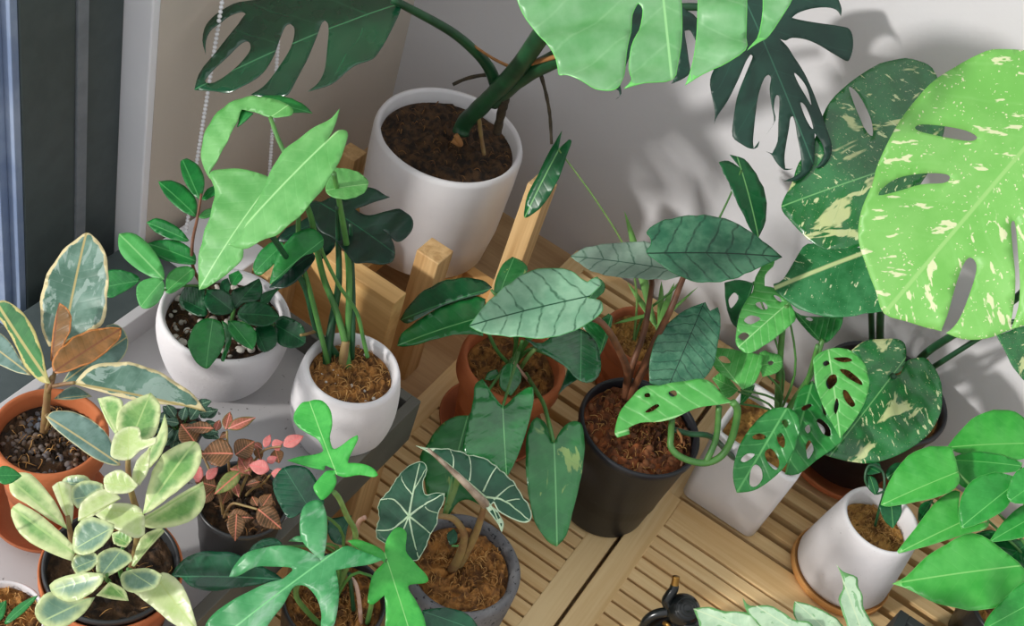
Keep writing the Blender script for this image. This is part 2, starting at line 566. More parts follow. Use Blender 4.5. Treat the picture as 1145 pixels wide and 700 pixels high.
M_soil_dark = plain('dark_soil', (38, 30, 24), (84, 60, 38), 90, .95, .9, 160)
M_soil_coco = plain('coconut_soil', (92, 60, 32), (176, 122, 62), 75, .95, .9, 150)
M_soil_gold = plain('golden_coconut_soil', (120, 80, 40), (206, 156, 84), 70, .95, .9, 140)
M_soil_rust = plain('rusty_coconut_soil', (74, 42, 24), (150, 84, 44), 60, .95, .9, 120)
M_fib = plain('coconut_fibre', (170, 122, 66), (206, 160, 96), 60, .9)
M_fib_d = plain('brown_fibre', (112, 76, 42), (150, 106, 58), 60, .9)
M_peb = plain('pale_pebble', (214, 208, 198), (168, 160, 150), 60, .6)
M_chip = plain('bark_chip', (140, 88, 52), (92, 56, 34), 40, .9, .5, 200)
M_peb_g = plain('grey_gravel', (92, 98, 108), (120, 92, 60), 40, .8)
M_bead = plain('white_bead', (244, 244, 248), None, 10, .3)
M_brass = plain('brass', (186, 146, 78), (160, 120, 60), 30, .35, metallic=.9)
M_gloss_black = plain('gloss_black_plastic', (24, 28, 28), (20, 23, 24), 10, .22)
# stems
S_green = plain('green_stem', (84, 136, 66), (66, 116, 56), 40, .45)
S_dark = plain('dark_green_stem', (24, 66, 40), (34, 84, 50), 40, .4)
S_pale = plain('pale_green_stem', (128, 164, 92), (108, 148, 78), 40, .5)
S_brown = plain('brown_stem', (122, 78, 52), (96, 62, 42), 60, .55)
S_olive = plain('olive_brown_stem', (146, 126, 78), (128, 96, 64), 50, .55)
S_root = plain('aerial_root', (70, 58, 40), (48, 42, 30), 80, .8, .4, 200)
S_tan = plain('tan_sheath', (168, 118, 66), (140, 94, 52), 50, .7)
S_pink = plain('dry_sheath', (216, 186, 170), (184, 140, 116), 40, .7)
# leaves
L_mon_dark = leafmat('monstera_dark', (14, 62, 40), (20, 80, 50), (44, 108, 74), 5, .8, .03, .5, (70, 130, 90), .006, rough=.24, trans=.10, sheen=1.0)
L_mon_shade = leafmat('monstera_shaded', (18, 54, 44), (24, 66, 52), (40, 92, 74), 6, .8, .03, .5, (52, 104, 82), .006, rough=.45, trans=.08)  # darker copy for the shaded monstera leaves, shade put into the green
L_mon_sunlit = leafmat('monstera_sunlit', (100, 172, 102), (134, 190, 134), (160, 208, 156), 5, .8, .04, .5, (160, 220, 150), .008, edge=(120, 214, 110), ew=.004, rough=.36, trans=.22, sheen=.7)  # pale leaf, its green lightened further to paint in direct sun
L_phi_sunlit = leafmat('philodendron_sunlit', (96, 174, 88), (120, 190, 108), (144, 216, 130), 9, .7, .03, .35, (170, 224, 150), .010, rough=.42, trans=.25)  # sunlight painted into the base colour of the bright leaves
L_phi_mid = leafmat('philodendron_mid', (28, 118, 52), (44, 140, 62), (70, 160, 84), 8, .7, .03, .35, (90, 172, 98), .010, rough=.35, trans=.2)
L_phi_shaded = leafmat('philodendron_shaded', (8, 40, 28), (12, 52, 36), (26, 84, 56), 7, .7, .03, .4, (32, 92, 62), .008, rough=.3, trans=.1)  # dark leaf, deepened towards black to paint in shadow
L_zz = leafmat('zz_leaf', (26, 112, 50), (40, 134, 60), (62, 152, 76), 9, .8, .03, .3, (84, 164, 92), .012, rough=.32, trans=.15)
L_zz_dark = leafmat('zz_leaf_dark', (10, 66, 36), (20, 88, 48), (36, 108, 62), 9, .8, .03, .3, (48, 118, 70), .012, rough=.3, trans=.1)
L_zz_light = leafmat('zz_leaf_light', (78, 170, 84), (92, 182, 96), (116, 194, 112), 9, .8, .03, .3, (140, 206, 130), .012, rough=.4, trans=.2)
L_fic = leafmat('ficus_leaf', (68, 108, 88), (112, 146, 130), (140, 164, 150), 14, .25, .05, .35, (176, 160, 104), .014, (220, 206, 158), .022, .07, rough=.4, trans=.12, patch=(140, 164, 152), pt=.52)
L_fic_green = leafmat('ficus_green', (40, 100, 50), (64, 128, 66), (90, 140, 84), 14, .3, .05, .3, (176, 168, 104), .014, (196, 186, 116), .014, .06, rough=.4, trans=.15)
L_fic_brown = leafmat('ficus_young', (112, 80, 34), (146, 98, 44), (110, 78, 36), 12, .3, .04, .3, (120, 70, 34), .02, (190, 122, 62), .02, .05, rough=.4, trans=.15)
L_fic_under = leafmat('ficus_grey', (82, 118, 104), (118, 148, 138), (128, 160, 150), 14, .25, .05, .3, (190, 178, 128), .014, (190, 190, 150), .010, .02, rough=.45, trans=.15)
L_pep = leafmat('peperomia_leaf', (104, 158, 84), (146, 190, 110), (170, 200, 136), 5, .6, .05, .3, (176, 206, 132), .02, (214, 226, 166), .085, .12, esoft=.8, rough=.32, trans=.2)
L_pep_grey = leafmat('peperomia_grey', (104, 142, 118), (132, 164, 138), (180, 204, 150), 5, .6, .05, .3, (180, 204, 150), .02, (200, 214, 156), .09, .08, esoft=.8, rough=.32, trans=.2)
L_pep_pale = leafmat('peperomia_pale', (188, 212, 134), (206, 222, 160), (216, 230, 176), 5, .6, .05, .3, (196, 214, 140), .02, (222, 230, 182), .08, .1, esoft=.8, rough=.32, trans=.25)
L_fit_pink = leafmat('fittonia_pink', (140, 88, 58), (192, 108, 90), (232, 160, 140), 9, .5, .10, .55, (236, 150, 138), .03, (120, 112, 60), .03, .06, rough=.5, trans=.2)
L_fit_rose = leafmat('fittonia_rose', (222, 126, 124), (236, 152, 146), (244, 190, 176), 9, .5, .08, .5, (240, 130, 130), .03, rough=.5, trans=.25)
L_fit_brown = leafmat('fittonia_brown', (88, 66, 36), (122, 84, 48), (206, 142, 104), 9, .5, .14, .8, (220, 130, 104), .03, rough=.5, trans=.15)
L_fit_green = leafmat('fittonia_green', (40, 78, 62), (70, 110, 86), (146, 176, 148), 9, .5, .10, .6, (150, 180, 150), .03, rough=.5, trans=.1)
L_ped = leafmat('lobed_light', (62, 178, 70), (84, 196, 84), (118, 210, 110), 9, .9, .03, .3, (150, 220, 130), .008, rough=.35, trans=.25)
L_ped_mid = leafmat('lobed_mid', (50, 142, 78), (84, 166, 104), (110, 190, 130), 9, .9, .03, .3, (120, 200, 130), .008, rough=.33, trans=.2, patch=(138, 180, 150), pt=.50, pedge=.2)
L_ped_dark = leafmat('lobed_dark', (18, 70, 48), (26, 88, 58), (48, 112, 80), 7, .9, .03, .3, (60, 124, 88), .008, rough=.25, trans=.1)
L_polly = leafmat('alocasia_arrow', (22, 74, 50), (34, 90, 62), None, 6, .7, .03, .3, None, .01, (198, 222, 190), .012, rough=.35, trans=.1)
L_vein = plain('pale_vein', (196, 218, 186), (176, 206, 166), 60, .5)
L_polly_edge = plain('silvery_underside', (112, 92, 72), (176, 158, 138), 60, .35)
L_drag = leafmat('quilted_silver', (118, 168, 136), (146, 190, 158), (22, 84, 54), 4.5, .55, .06, .85, (20, 76, 50), .012, (92, 170, 104), .008, rough=.38, trans=.12, bump=.8, vsc=.9, vnoise=.9)
L_drag_dark = leafmat('quilted_dark', (44, 104, 76), (84, 138, 106), (10, 48, 36), 4.5, .55, .06, .85, (10, 42, 32), .012, (40, 120, 70), .008, rough=.38, trans=.1, bump=.8, vsc=.9, vnoise=.9)
L_drag_grey = leafmat('quilted_grey', (136, 166, 146), (158, 184, 166), (50, 100, 78), 4.5, .55, .06, .85, (50, 98, 76), .012, rough=.4, trans=.12, bump=.8, vsc=.9, vnoise=.9)
L_burle = leafmat('glossy_arrow', (24, 110, 50), (38, 132, 62), (60, 150, 80), 9, .6, .03, .4, (120, 196, 122), .010, rough=.22, trans=.15, sheen=1.0)
L_burle_dark = leafmat('glossy_arrow_dark', (12, 72, 38), (20, 90, 48), (40, 116, 66), 9, .6, .03, .4, (60, 132, 80), .010, rough=.25, trans=.12, sheen=1.0)
L_burle_var = leafmat('glossy_arrow_cream', (30, 122, 56), (48, 142, 68), (80, 160, 90), 9, .6, .03, .4, (120, 196, 122), .010, rough=.3, trans=.2, sheen=1.0, patch=(150, 186, 98), pt=.62, pscale=2.0)
L_thin = leafmat('thin_arrow', (12, 84, 44), (20, 100, 52), (40, 120, 70), 8, .7, .03, .4, (120, 184, 110), .012, rough=.32, trans=.15)
L_blade = leafmat('grass_blade', (132, 186, 100), (112, 170, 84), None, 5, .2, .03, .1, None, .01, rough=.45, trans=.3)
L_adan = leafmat('holed_light', (84, 178, 82), (104, 194, 98), (164, 224, 150), 7, .8, .07, .5, (168, 226, 152), .012, rough=.35, trans=.22, bump=1.0, vsc=.8)
L_adan_mid = leafmat('holed_mid', (34, 124, 52), (56, 148, 70), (112, 190, 112), 7, .8, .06, .5, (104, 184, 104), .014, rough=.32, trans=.2, bump=1.0, vsc=.8)
L_adan_dark = leafmat('holed_dark', (18, 84, 42), (28, 100, 52), (50, 124, 70), 7, .8, .04, .35, (70, 140, 84), .012, rough=.35, trans=.15)
L_thai = leafmat('speckled_light', (120, 194, 88), (140, 206, 108), (146, 210, 118), 6, .7, .04, .4, (160, 212, 124), .010, None, .03, 0, (226, 232, 186), .61, rough=.42, trans=.22)  # green raised a little so the colour carries some direct sun
L_thai_dark = leafmat('speckled_dark', (20, 100, 44), (34, 122, 58), (60, 146, 80), 6, .7, .03, .3, (110, 176, 104), .008, None, .03, 0, (206, 218, 164), .635, rough=.26, trans=.15, sheen=.9, patch=(198, 208, 148), pt=.57, pscale=1.8)
L_thai_mid = leafmat('speckled_mid', (40, 118, 64), (70, 146, 92), (110, 172, 124), 6, .7, .03, .3, (206, 222, 160), .03, None, .03, 0, (222, 232, 190), .645, rough=.4, trans=.15)
L_poth = leafmat('pothos', (62, 172, 66), (84, 188, 82), (118, 204, 108), 8, .9, .03, .3, (136, 212, 116), .008, (120, 206, 110), .004, rough=.36, trans=.25)
L_poth_mid = leafmat('pothos_mid', (36, 144, 52), (54, 162, 66), (84, 182, 88), 8, .9, .03, .3, (110, 200, 104), .008, (110, 200, 104), .004, rough=.32, trans=.2)
L_poth_dark = leafmat('pothos_dark', (14, 88, 40), (24, 108, 50), (50, 130, 70), 8, .9, .03, .3, (60, 150, 76), .008, rough=.2, trans=.12)
L_pale = leafmat('pale_variegated', (172, 206, 172), (196, 222, 190), (214, 232, 204), 8, .7, .04, .4, (206, 226, 190), .012, (110, 170, 104), .02, .05, rough=.45, trans=.25, patch=(140, 186, 138), pt=.62)

# ================================================================== structure
FLOOR_Z, WALL_Y, LEFT_X = -0.03, 1.43, -0.775
struct(box_obj('floor', (-1.2, -1.6, FLOOR_Z-.05), (2.2, 1.6, FLOOR_Z), M_floor))
struct(box_obj('wall_back', (-1.2, WALL_Y, FLOOR_Z), (2.2, WALL_Y+.1, 2.3), M_wall))
M_wall_warm = plain('warm_left_wall', (208, 198, 186), (202, 192, 180), 3, .85, .12, 160)  # left wall toned slightly warmer than the back wall
struct(box_obj('wall_left', (LEFT_X-.12, .884, FLOOR_Z), (LEFT_X, WALL_Y, 2.3), M_wall_warm))
struct(box_obj('trim_1', (LEFT_X-.12, .872, FLOOR_Z), (LEFT_X+.0005, .8842, 2.3), M_trim, bevel=.002))
struct(box_obj('trim_2', (-.76, .872, FLOOR_Z), (-.655, .98, .10), M_trim, bevel=.002))
struct(box_obj('trim_3', (-.78, -1.5, FLOOR_Z), (-.650, .8715, .105), M_frame, bevel=.002))
# window, set back in its reveal: dark frame, grey bead, sash and pane
FX = -.810
wf = bmesh.new()
add_box(wf, (FX-.07, .7265, FLOOR_Z), (FX, .7995, 2.3))
add_box(wf, (FX-.07, .8145, FLOOR_Z), (FX-.004, .8718, 2.3))
add_box(wf, (FX-.07, -1.55, FLOOR_Z), (FX, .7265, FLOOR_Z+.06))
win = struct(bm_obj('window_1', wf, M_frame, bevel=.0015))
b = bmesh.new(); add_box(b, (FX-.06, .7995, FLOOR_Z), (FX+.003, .8145, 2.3))
bm_obj('window_bead', b, M_frame_light, win, bevel=.001)
b = bmesh.new()
add_box(b, (FX-.05, .717, FLOOR_Z+.06), (FX-.002, .7265, 2.3))
add_box(b, (FX-.06, .706, FLOOR_Z+.06), (FX-.014, .717, 2.3))
bm_obj('window_sash', b, M_sash, win, bevel=.001)
N = NT('window_glass')
tb = N.n('ShaderNodeBsdfTransparent'); gb = N.n('ShaderNodeBsdfGlossy'); gb.inputs['Roughness'].default_value = .02
mx = N.n('ShaderNodeMixShader'); mx.inputs[0].default_value = .06
N.l(tb.outputs[0], mx.inputs[1]); N.l(gb.outputs[0], mx.inputs[2]); N.l(mx.outputs[0], N.out.inputs[0])
b = bmesh.new(); add_box(b, (FX-.045, -1.5, FLOOR_Z+.06), (FX-.040, .707, 2.3))
bm_obj('window_pane', b, N.m, win)

# ================================================================== decking
def decking(label, x0, x1, y0, y1, z, left_rail=.04, right_rail=0.0, back_rail=.045, pitch=.0205, gap=.0035, front_rail=0.0):
    t = thing('slatted_decking', label, 'decking', (x0, y0, z-.025), 'slatted wooden decking')
    if left_rail:
        box_obj('rail', (x0, y0, z-.024), (x0+left_rail, y1, z), M_wood_y, t, .0012)
    if right_rail:
        box_obj('rail', (x1-right_rail, y0, z-.024), (x1, y1, z), M_wood_y, t, .0012)
    if back_rail:
        box_obj('rail', (x0+left_rail, y1-back_rail, z-.024), (x1-right_rail, y1, z), M_wood, t, .0012)
    bm = bmesh.new()
    y = y1-back_rail-gap
    while y-pitch+gap > y0:
        add_box(bm, (x0+left_rail-.002, y-pitch+gap, z-.018), (x1-right_rail+.002, y, z-.0006))
        y -= pitch
    bm_obj('slat_panel', bm, M_wood, t, bevel=.001, seg=1)
    box_obj('batten', (x0+.01, y0, z-.0295), (x1-.01, y0+.03, z-.019), M_wood_y, t)
    return t
decking('slatted wooden decking in the foreground, under the black sprayer', -.084, .95, .45, 1.102, .006, .034, 0, .05)
decking('slatted wooden decking along the back wall, under the white square pot', -.090, .95, 1.106, 1.415, 0, .036, 0, .03, .034, .012)
decking('slatted wooden decking to the left of the long gap, under the grey concrete pot', -.405, -.0885, .40, 1.098, 0, .03, .034, .03)
decking('slatted wooden decking behind the dark tray corner, under the centre terracotta pot', -.395, -.096, 1.104, 1.415, -.001, .03, .03, .03, .030, .008)

# ================================================================== trays and pine pieces
def tray(label, x0, x1, y0, y1, z0, z1, zin, side, top, wall=.012, left=None):
    t = thing('plant_tray', label, 'tray', (x0, y0, z0), 'plant trays')
    bm = bmesh.new()
    b2 = bmesh.new(); add_box(b2, (x0, y0, z0), (x0+wall, y1, z1)); bm_obj('rim', b2, left or side, t, bevel=.001)
    add_box(bm, (x1-wall, y0, z0), (x1, y1, z1))
    add_box(bm, (x0+wall, y1-wall, z0), (x1-wall, y1, z1)); add_box(bm, (x0+wall, y0, z0), (x1-wall, y0+wall, z1))
    bm_obj('rim', bm, side, t, bevel=.001)
    box_obj('tray_floor', (x0+wall, y0+wall, z0+.004), (x1-wall, y1-wall, zin), top, t)
    return t
tray('long grey tray by the window, full of small pots on its speckled floor', -.640, -.334, .18, .838, .130, .200, .165, M_tray, M_tray_in, left=M_tray_in)
tray('black-sided tray in the lower right corner, under the bright heart-leaved plant',   .240, .62, .55, 1.09, .006, .075, .02, M_tray_dark, M_tray_in)
t = thing('wooden_bench', 'pine bench carrying the long grey tray', 'bench', (-.49, .5, FLOOR_Z))
for x in (-.630, -.385):
    for y in (.785, .66, .22):
        box_obj('leg', (x, y-.022, 0.0005 if x > -.4 else FLOOR_Z), (x+.045, y+.022, .112), M_pine, t, .002)
box_obj('apron', (-.632, .20, .112), (-.345, .82, .1298), M_pine_x, t, .002)
t = thing('wooden_plant_stand', 'square pine stand around the tall white pot, two post tops showing', 'plant stand', (-.539, 1.167, FLOOR_Z))
for (x, y, zt, s) in ((-.462, 1.050, .196, .034), (-.418, 1.222, .235, .030), (-.622, 1.05, .13, .034), (-.705, 1.222, .10, .03)):
    lg = box_obj('post', (x-s/2, y-s/2, FLOOR_Z), (x+s/2, y+s/2, zt), M_pine, t, .0015)
box_obj('crossbar', (-.605, 1.04, FLOOR_Z+.03), (-.479, 1.058, FLOOR_Z+.0595), M_pine_x, t, .001)
box_obj('crossbar', (-.690, 1.213, FLOOR_Z+.03), (-.433, 1.231, FLOOR_Z+.0595), M_pine_x, t, .001)
box_obj('crossbar', (-.60, 1.058, FLOOR_Z+.03), (-.582, 1.213, FLOOR_Z+.0595), M_pine_x, t, .001)
box_obj('crossbar', (-.50, 1.058, FLOOR_Z+.03), (-.482, 1.213, FLOOR_Z+.0595), M_pine_x, t, .001)
t = thing('pine_crate', 'open pine crate standing behind the grey tray', 'crate', (-.52, .92, FLOOR_Z))
box_obj('back_board', (-.585, .930, FLOOR_Z), (-.440, .955, .206), M_pine_x, t, .0015)
box_obj('side_board', (-.600, .868, FLOOR_Z), (-.575, .930, .190), M_pine, t, .0015)
box_obj('side_board', (-.480, .862, FLOOR_Z), (-.455, .930, .100), M_pine, t, .0015)

# bead chain of the blind
t = thing('blind_chain', 'white bead chain of the blind hanging against the left wall', 'blind chain', PX(250, 10, LEFT_X+.03))
def beads(p0, p1):
    bm = bmesh.new(); d = (p1-p0); n_ = int(d.length/.0057)
    for i in range(n_+1):
        bmesh.ops.create_icosphere(bm, subdivisions=2, radius=.0026, matrix=Matrix.Translation(p0+d*(i/n_)))
    tv, tf = tube_geo([p0, p0+d*.5, p1], [.0006]*3, 6)
    vs = [bm.verts.new(v) for v in tv]
    for f in tf: bm.faces.new([vs[i] for i in f])
    bm_obj('strand', bm, M_bead, t, True)
beads(PX(258, -60, LEFT_X+.03), PX(208, 258, LEFT_X+.03))
beads(PX(318, -60, LEFT_X+.03), PX(301, 200, LEFT_X+.03))
bl = [PX(208, 258, LEFT_X+.03), PX(225, 330, LEFT_X+.03), PX(285, 300, LEFT_X+.03), PX(301, 200, LEFT_X+.03)]

# ================================================================== potted plants
CYL = ((.0, .0), (.84, .0), (.90, .02), (.97, .30), (1.0, .75), (1.0, .97))
TERR = ((.0, .0), (.66, .0), (.70, .02), (.86, .74), (.86, .76), (.98, .78), (1.0, .80), (1.0, .97))
TAPER = ((.0, .0), (.72, .0), (.76, .02), (.97, .93), (1.0, .95), (1.0, .99))
BOWL = ((.0, .0), (.42, .0), (.60, .05), (.84, .28), (.98, .60), (1.02, .82), (1.0, .97))
ROUND = ((.0, .0), (.62, .0), (.82, .06), (1.02, .30), (1.09, .52), (1.06, .78), (.99, .96))
CONE = ((.0, .0), (1.18, .0), (1.24, .03), (1.24, .10), (1.15, .5), (1.02, .95), (1.0, .98))

# ---- the tall white pot with the big split-leaf monstera
p = Plant('potted_monstera', 'tall white pot with a big split-leaf monstera, standing behind the pine post', (472, 262), FLOOR_Z+.06, (503, 151), 171)
p.pot(CYL, M_white, .91, depth=.10)
p.soil(M_soil_dark, M_fib_d, 90, chunky=.006)
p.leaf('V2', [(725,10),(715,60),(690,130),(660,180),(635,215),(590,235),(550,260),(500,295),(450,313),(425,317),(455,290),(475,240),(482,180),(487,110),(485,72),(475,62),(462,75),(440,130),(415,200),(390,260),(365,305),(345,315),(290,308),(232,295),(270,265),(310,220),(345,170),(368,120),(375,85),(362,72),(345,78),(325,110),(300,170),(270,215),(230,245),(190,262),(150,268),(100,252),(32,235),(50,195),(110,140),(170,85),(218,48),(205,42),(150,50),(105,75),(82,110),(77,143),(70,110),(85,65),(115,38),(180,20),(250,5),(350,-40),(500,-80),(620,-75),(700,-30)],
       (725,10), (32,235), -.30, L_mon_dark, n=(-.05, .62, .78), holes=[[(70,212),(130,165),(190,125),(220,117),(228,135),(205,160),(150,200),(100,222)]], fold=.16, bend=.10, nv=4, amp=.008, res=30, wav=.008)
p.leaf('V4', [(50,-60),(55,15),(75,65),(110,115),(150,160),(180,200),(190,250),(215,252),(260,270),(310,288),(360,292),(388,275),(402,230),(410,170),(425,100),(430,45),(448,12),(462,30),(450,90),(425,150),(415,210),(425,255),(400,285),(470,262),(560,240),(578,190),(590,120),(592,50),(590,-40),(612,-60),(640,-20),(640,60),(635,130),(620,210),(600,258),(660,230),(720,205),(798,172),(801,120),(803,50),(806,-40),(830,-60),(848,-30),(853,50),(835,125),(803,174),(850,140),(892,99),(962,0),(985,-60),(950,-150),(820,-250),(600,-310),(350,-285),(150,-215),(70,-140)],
       (500,-285), (560,270), -.52, L_mon_sunlit, n=(-.15, .42, .9), fold=.12, bend=.05, nv=5, k=.5, amp=.022, res=40, wav=.015)  # unseen upper part of this outline is shaped for its shadow on the wall
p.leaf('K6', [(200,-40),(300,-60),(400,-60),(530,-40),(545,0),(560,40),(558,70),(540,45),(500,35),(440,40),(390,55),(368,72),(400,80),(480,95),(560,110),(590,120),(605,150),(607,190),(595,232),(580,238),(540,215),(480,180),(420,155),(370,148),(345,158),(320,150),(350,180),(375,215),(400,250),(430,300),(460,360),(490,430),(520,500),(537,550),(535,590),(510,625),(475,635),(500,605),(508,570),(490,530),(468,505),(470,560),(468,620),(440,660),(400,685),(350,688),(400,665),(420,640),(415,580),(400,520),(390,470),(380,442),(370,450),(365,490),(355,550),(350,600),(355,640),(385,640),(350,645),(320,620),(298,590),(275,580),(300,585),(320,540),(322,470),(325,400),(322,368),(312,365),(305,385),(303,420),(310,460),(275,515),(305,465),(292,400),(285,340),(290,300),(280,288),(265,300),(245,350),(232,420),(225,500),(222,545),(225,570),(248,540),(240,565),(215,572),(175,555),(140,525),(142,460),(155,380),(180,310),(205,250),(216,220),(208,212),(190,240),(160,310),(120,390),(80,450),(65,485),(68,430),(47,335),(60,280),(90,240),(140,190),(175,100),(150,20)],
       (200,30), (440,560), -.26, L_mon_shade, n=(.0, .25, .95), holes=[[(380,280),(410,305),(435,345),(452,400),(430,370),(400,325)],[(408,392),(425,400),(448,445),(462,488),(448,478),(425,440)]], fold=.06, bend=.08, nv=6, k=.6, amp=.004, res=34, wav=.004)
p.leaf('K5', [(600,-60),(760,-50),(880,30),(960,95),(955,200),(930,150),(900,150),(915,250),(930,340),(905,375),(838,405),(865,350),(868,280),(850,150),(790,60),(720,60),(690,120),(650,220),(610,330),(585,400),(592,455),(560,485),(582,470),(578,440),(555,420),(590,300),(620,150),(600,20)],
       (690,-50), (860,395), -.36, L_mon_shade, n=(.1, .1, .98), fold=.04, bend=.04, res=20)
p.stem('V3', [(335,435,-.02),(350,400,-.03),(400,350,-.07),(450,300,-.11),(520,225,-.17),(580,140,-.24),(640,50,-.32)], 9.5, 9, S_dark, bumps=.05)
p.stem('V3', [(440,330,-.08),(500,275,-.12),(560,235,-.16),(640,195,-.21),(760,130,-.26)], 10, 9, S_dark, bumps=.05)
p.stem('V3', [(455,290,-.10),(430,225,-.13),(385,170,-.16),(300,100,-.22),(145,15,-.30),(110,0,-.31)], 7, 3, S_dark, name='petiole')
p.stem('V3', [(760,130,-.26),(850,20,-.40),(800,-150,-.50),(600,-300,-.56),(500,-285,-.525)], 6, 4, S_dark, name='petiole')
p.stem('V3', [(640,195,-.2),(800,110,-.24),(1000,30,-.25),(1170,25,-.26)], 5, 3.5, S_dark, name='petiole')
p.stem('V3', [(540,212,-.185),(590,200,-.205),(650,183,-.235)], 2.6, 2.4, S_tan, name='sheath')
p.stem('V3', [(490,215,-.14),(440,190,-.155),(380,150,-.175)], 1.8, 1.2, S_tan, name='sheath')
p.stem('V3', [(310,276,-.08),(350,258,-.08),(395,247,-.09),(440,243,-.1)], 1.8, 2.2, S_root, name='aerial_root', bumps=.1)
p.stem('V3', [(482,320,-.1),(468,370,-.07),(455,430,-.03)], 5, 5, S_root, name='aerial_root', bumps=.1)
p.stem('V3', [(395,380,-.06),(402,440,-.03),(412,505,-.01)], 2.4, 2.2, S_olive, name='aerial_root', bumps=.1)
p.stem('V3', [(598,245,-.17),(615,310,-.16),(627,380,-.15),(632,470,-.14)], 2.0, 1.6, S_root, name='aerial_root', bumps=.15)
p.stem('V3', [(310,455,-.035),(335,470,-.035),(320,440,-.045)], 4, 3, S_tan, name='sheath')

# ---- white bowl with the glossy-leaved plant by the window
p = Plant('potted_zz_plant', 'low white bowl of small round glossy leaves with pebbles, by the window', (243, 420), .165, (246, 350), 146)
p.pot(BOWL, M_matte, .90, sub=4, depth=.16)
p.soil(M_soil_dark, M_fib_d, 30, M_peb, 110, pr=.0042)
zz = [
 ('V7', [(295,225),(315,215),(350,240),(372,280),(375,320),(362,360),(340,345),(315,310),(300,270)], (360,360), (300,217), -.03, L_zz),
 ('V7', [(222,287),(265,290),(310,315),(345,355),(352,390),(345,415),(305,400),(260,360),(235,320)], (348,412), (222,287), -.03, L_zz),
 ('V7', [(366,358),(385,325),(410,310),(425,330),(410,345),(380,362)], (368,360), (418,312), -.02, L_zz),
 ('V7', [(355,416),(375,395),(405,385),(430,390),(405,410),(375,422)], (355,418), (428,388), -.02, L_zz_light),
 ('V7', [(182,425),(215,415),(260,432),(300,460),(325,492),(310,497),(260,487),(210,460)], (325,494), (182,425), -.03, L_zz),
 ('V7', [(185,490),(230,485),(290,495),(335,525),(348,550),(345,570),(310,572),(250,560),(205,530)], (346,560), (183,490), -.04, L_zz),
 ('V7', [(85,452),(130,455),(180,490),(220,540),(243,590),(243,620),(215,618),(160,590),(110,545),(88,500)], (243,620), (86,453), -.07, L_zz_light),
 ('V6', [(330,305),(360,298),(400,300),(445,315),(458,330),(430,355),(395,375),(357,388),(325,360)], (458,332), (325,350), -.06, L_zz),
 ('V6', [(445,365),(460,340),(500,325),(530,330),(537,365),(515,405),(475,420),(450,405)], (530,332), (455,412), -.08, L_zz_light),
 ('V6', [(540,370),(545,320),(575,290),(610,280),(632,290),(630,320),(600,350),(560,375)], (540,370), (630,284), -.06, L_zz_light),
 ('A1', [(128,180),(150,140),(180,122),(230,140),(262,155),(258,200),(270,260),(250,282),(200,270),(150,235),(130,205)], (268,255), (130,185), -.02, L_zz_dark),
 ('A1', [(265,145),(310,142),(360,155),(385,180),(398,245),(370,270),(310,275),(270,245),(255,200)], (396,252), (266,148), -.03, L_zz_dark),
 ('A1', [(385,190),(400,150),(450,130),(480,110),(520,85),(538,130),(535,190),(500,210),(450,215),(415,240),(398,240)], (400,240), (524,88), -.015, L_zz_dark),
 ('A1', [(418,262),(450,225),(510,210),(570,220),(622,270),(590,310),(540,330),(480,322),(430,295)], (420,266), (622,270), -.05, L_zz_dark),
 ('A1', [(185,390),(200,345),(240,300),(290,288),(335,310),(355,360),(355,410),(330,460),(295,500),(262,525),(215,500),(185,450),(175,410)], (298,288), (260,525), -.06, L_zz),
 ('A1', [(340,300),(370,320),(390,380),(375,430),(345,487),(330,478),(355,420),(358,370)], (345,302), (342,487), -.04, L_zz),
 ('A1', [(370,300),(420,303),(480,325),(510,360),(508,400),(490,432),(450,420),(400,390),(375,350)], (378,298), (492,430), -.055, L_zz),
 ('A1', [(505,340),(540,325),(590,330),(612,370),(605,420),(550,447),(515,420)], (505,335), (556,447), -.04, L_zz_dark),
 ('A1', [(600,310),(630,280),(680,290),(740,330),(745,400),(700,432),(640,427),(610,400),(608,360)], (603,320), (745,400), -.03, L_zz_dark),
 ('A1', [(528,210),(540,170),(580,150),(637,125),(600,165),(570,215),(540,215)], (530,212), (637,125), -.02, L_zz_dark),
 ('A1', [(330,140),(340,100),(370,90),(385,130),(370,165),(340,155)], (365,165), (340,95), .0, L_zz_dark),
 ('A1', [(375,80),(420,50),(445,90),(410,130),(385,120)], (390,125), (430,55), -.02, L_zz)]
for v, pts, b_, t_, dd, m in zz:
    n_ = (random.uniform(-.25, .15), random.uniform(.3, .6), .85)
    p.leaf(v, pts, b_, t_, dd, m, n=n_, fold=.18, bend=.10, res=12, nv=9, amp=.002, wav=.008)
p.stem('V7', [(365,340,-.03),(352,420,-.03),(335,510,-.04),(345,600,-.02),(420,700,.02)], 1.4, 2.2, S_brown)
p.stem('A1', [(410,210,-.01),(400,250,-.01),(390,290,.0),(380,340,.03)], 1.6, 2.6, S_green)
p.stem('A1', [(60,150,-.06),(150,130,-.03),(270,150,.0),(360,320,.02)], 1.2, 1.8, S_green)
p.stem('A1', [(600,320,-.03),(520,320,-.03),(440,310,-.01),(390,340,.02)], 1.2, 1.8, S_green)

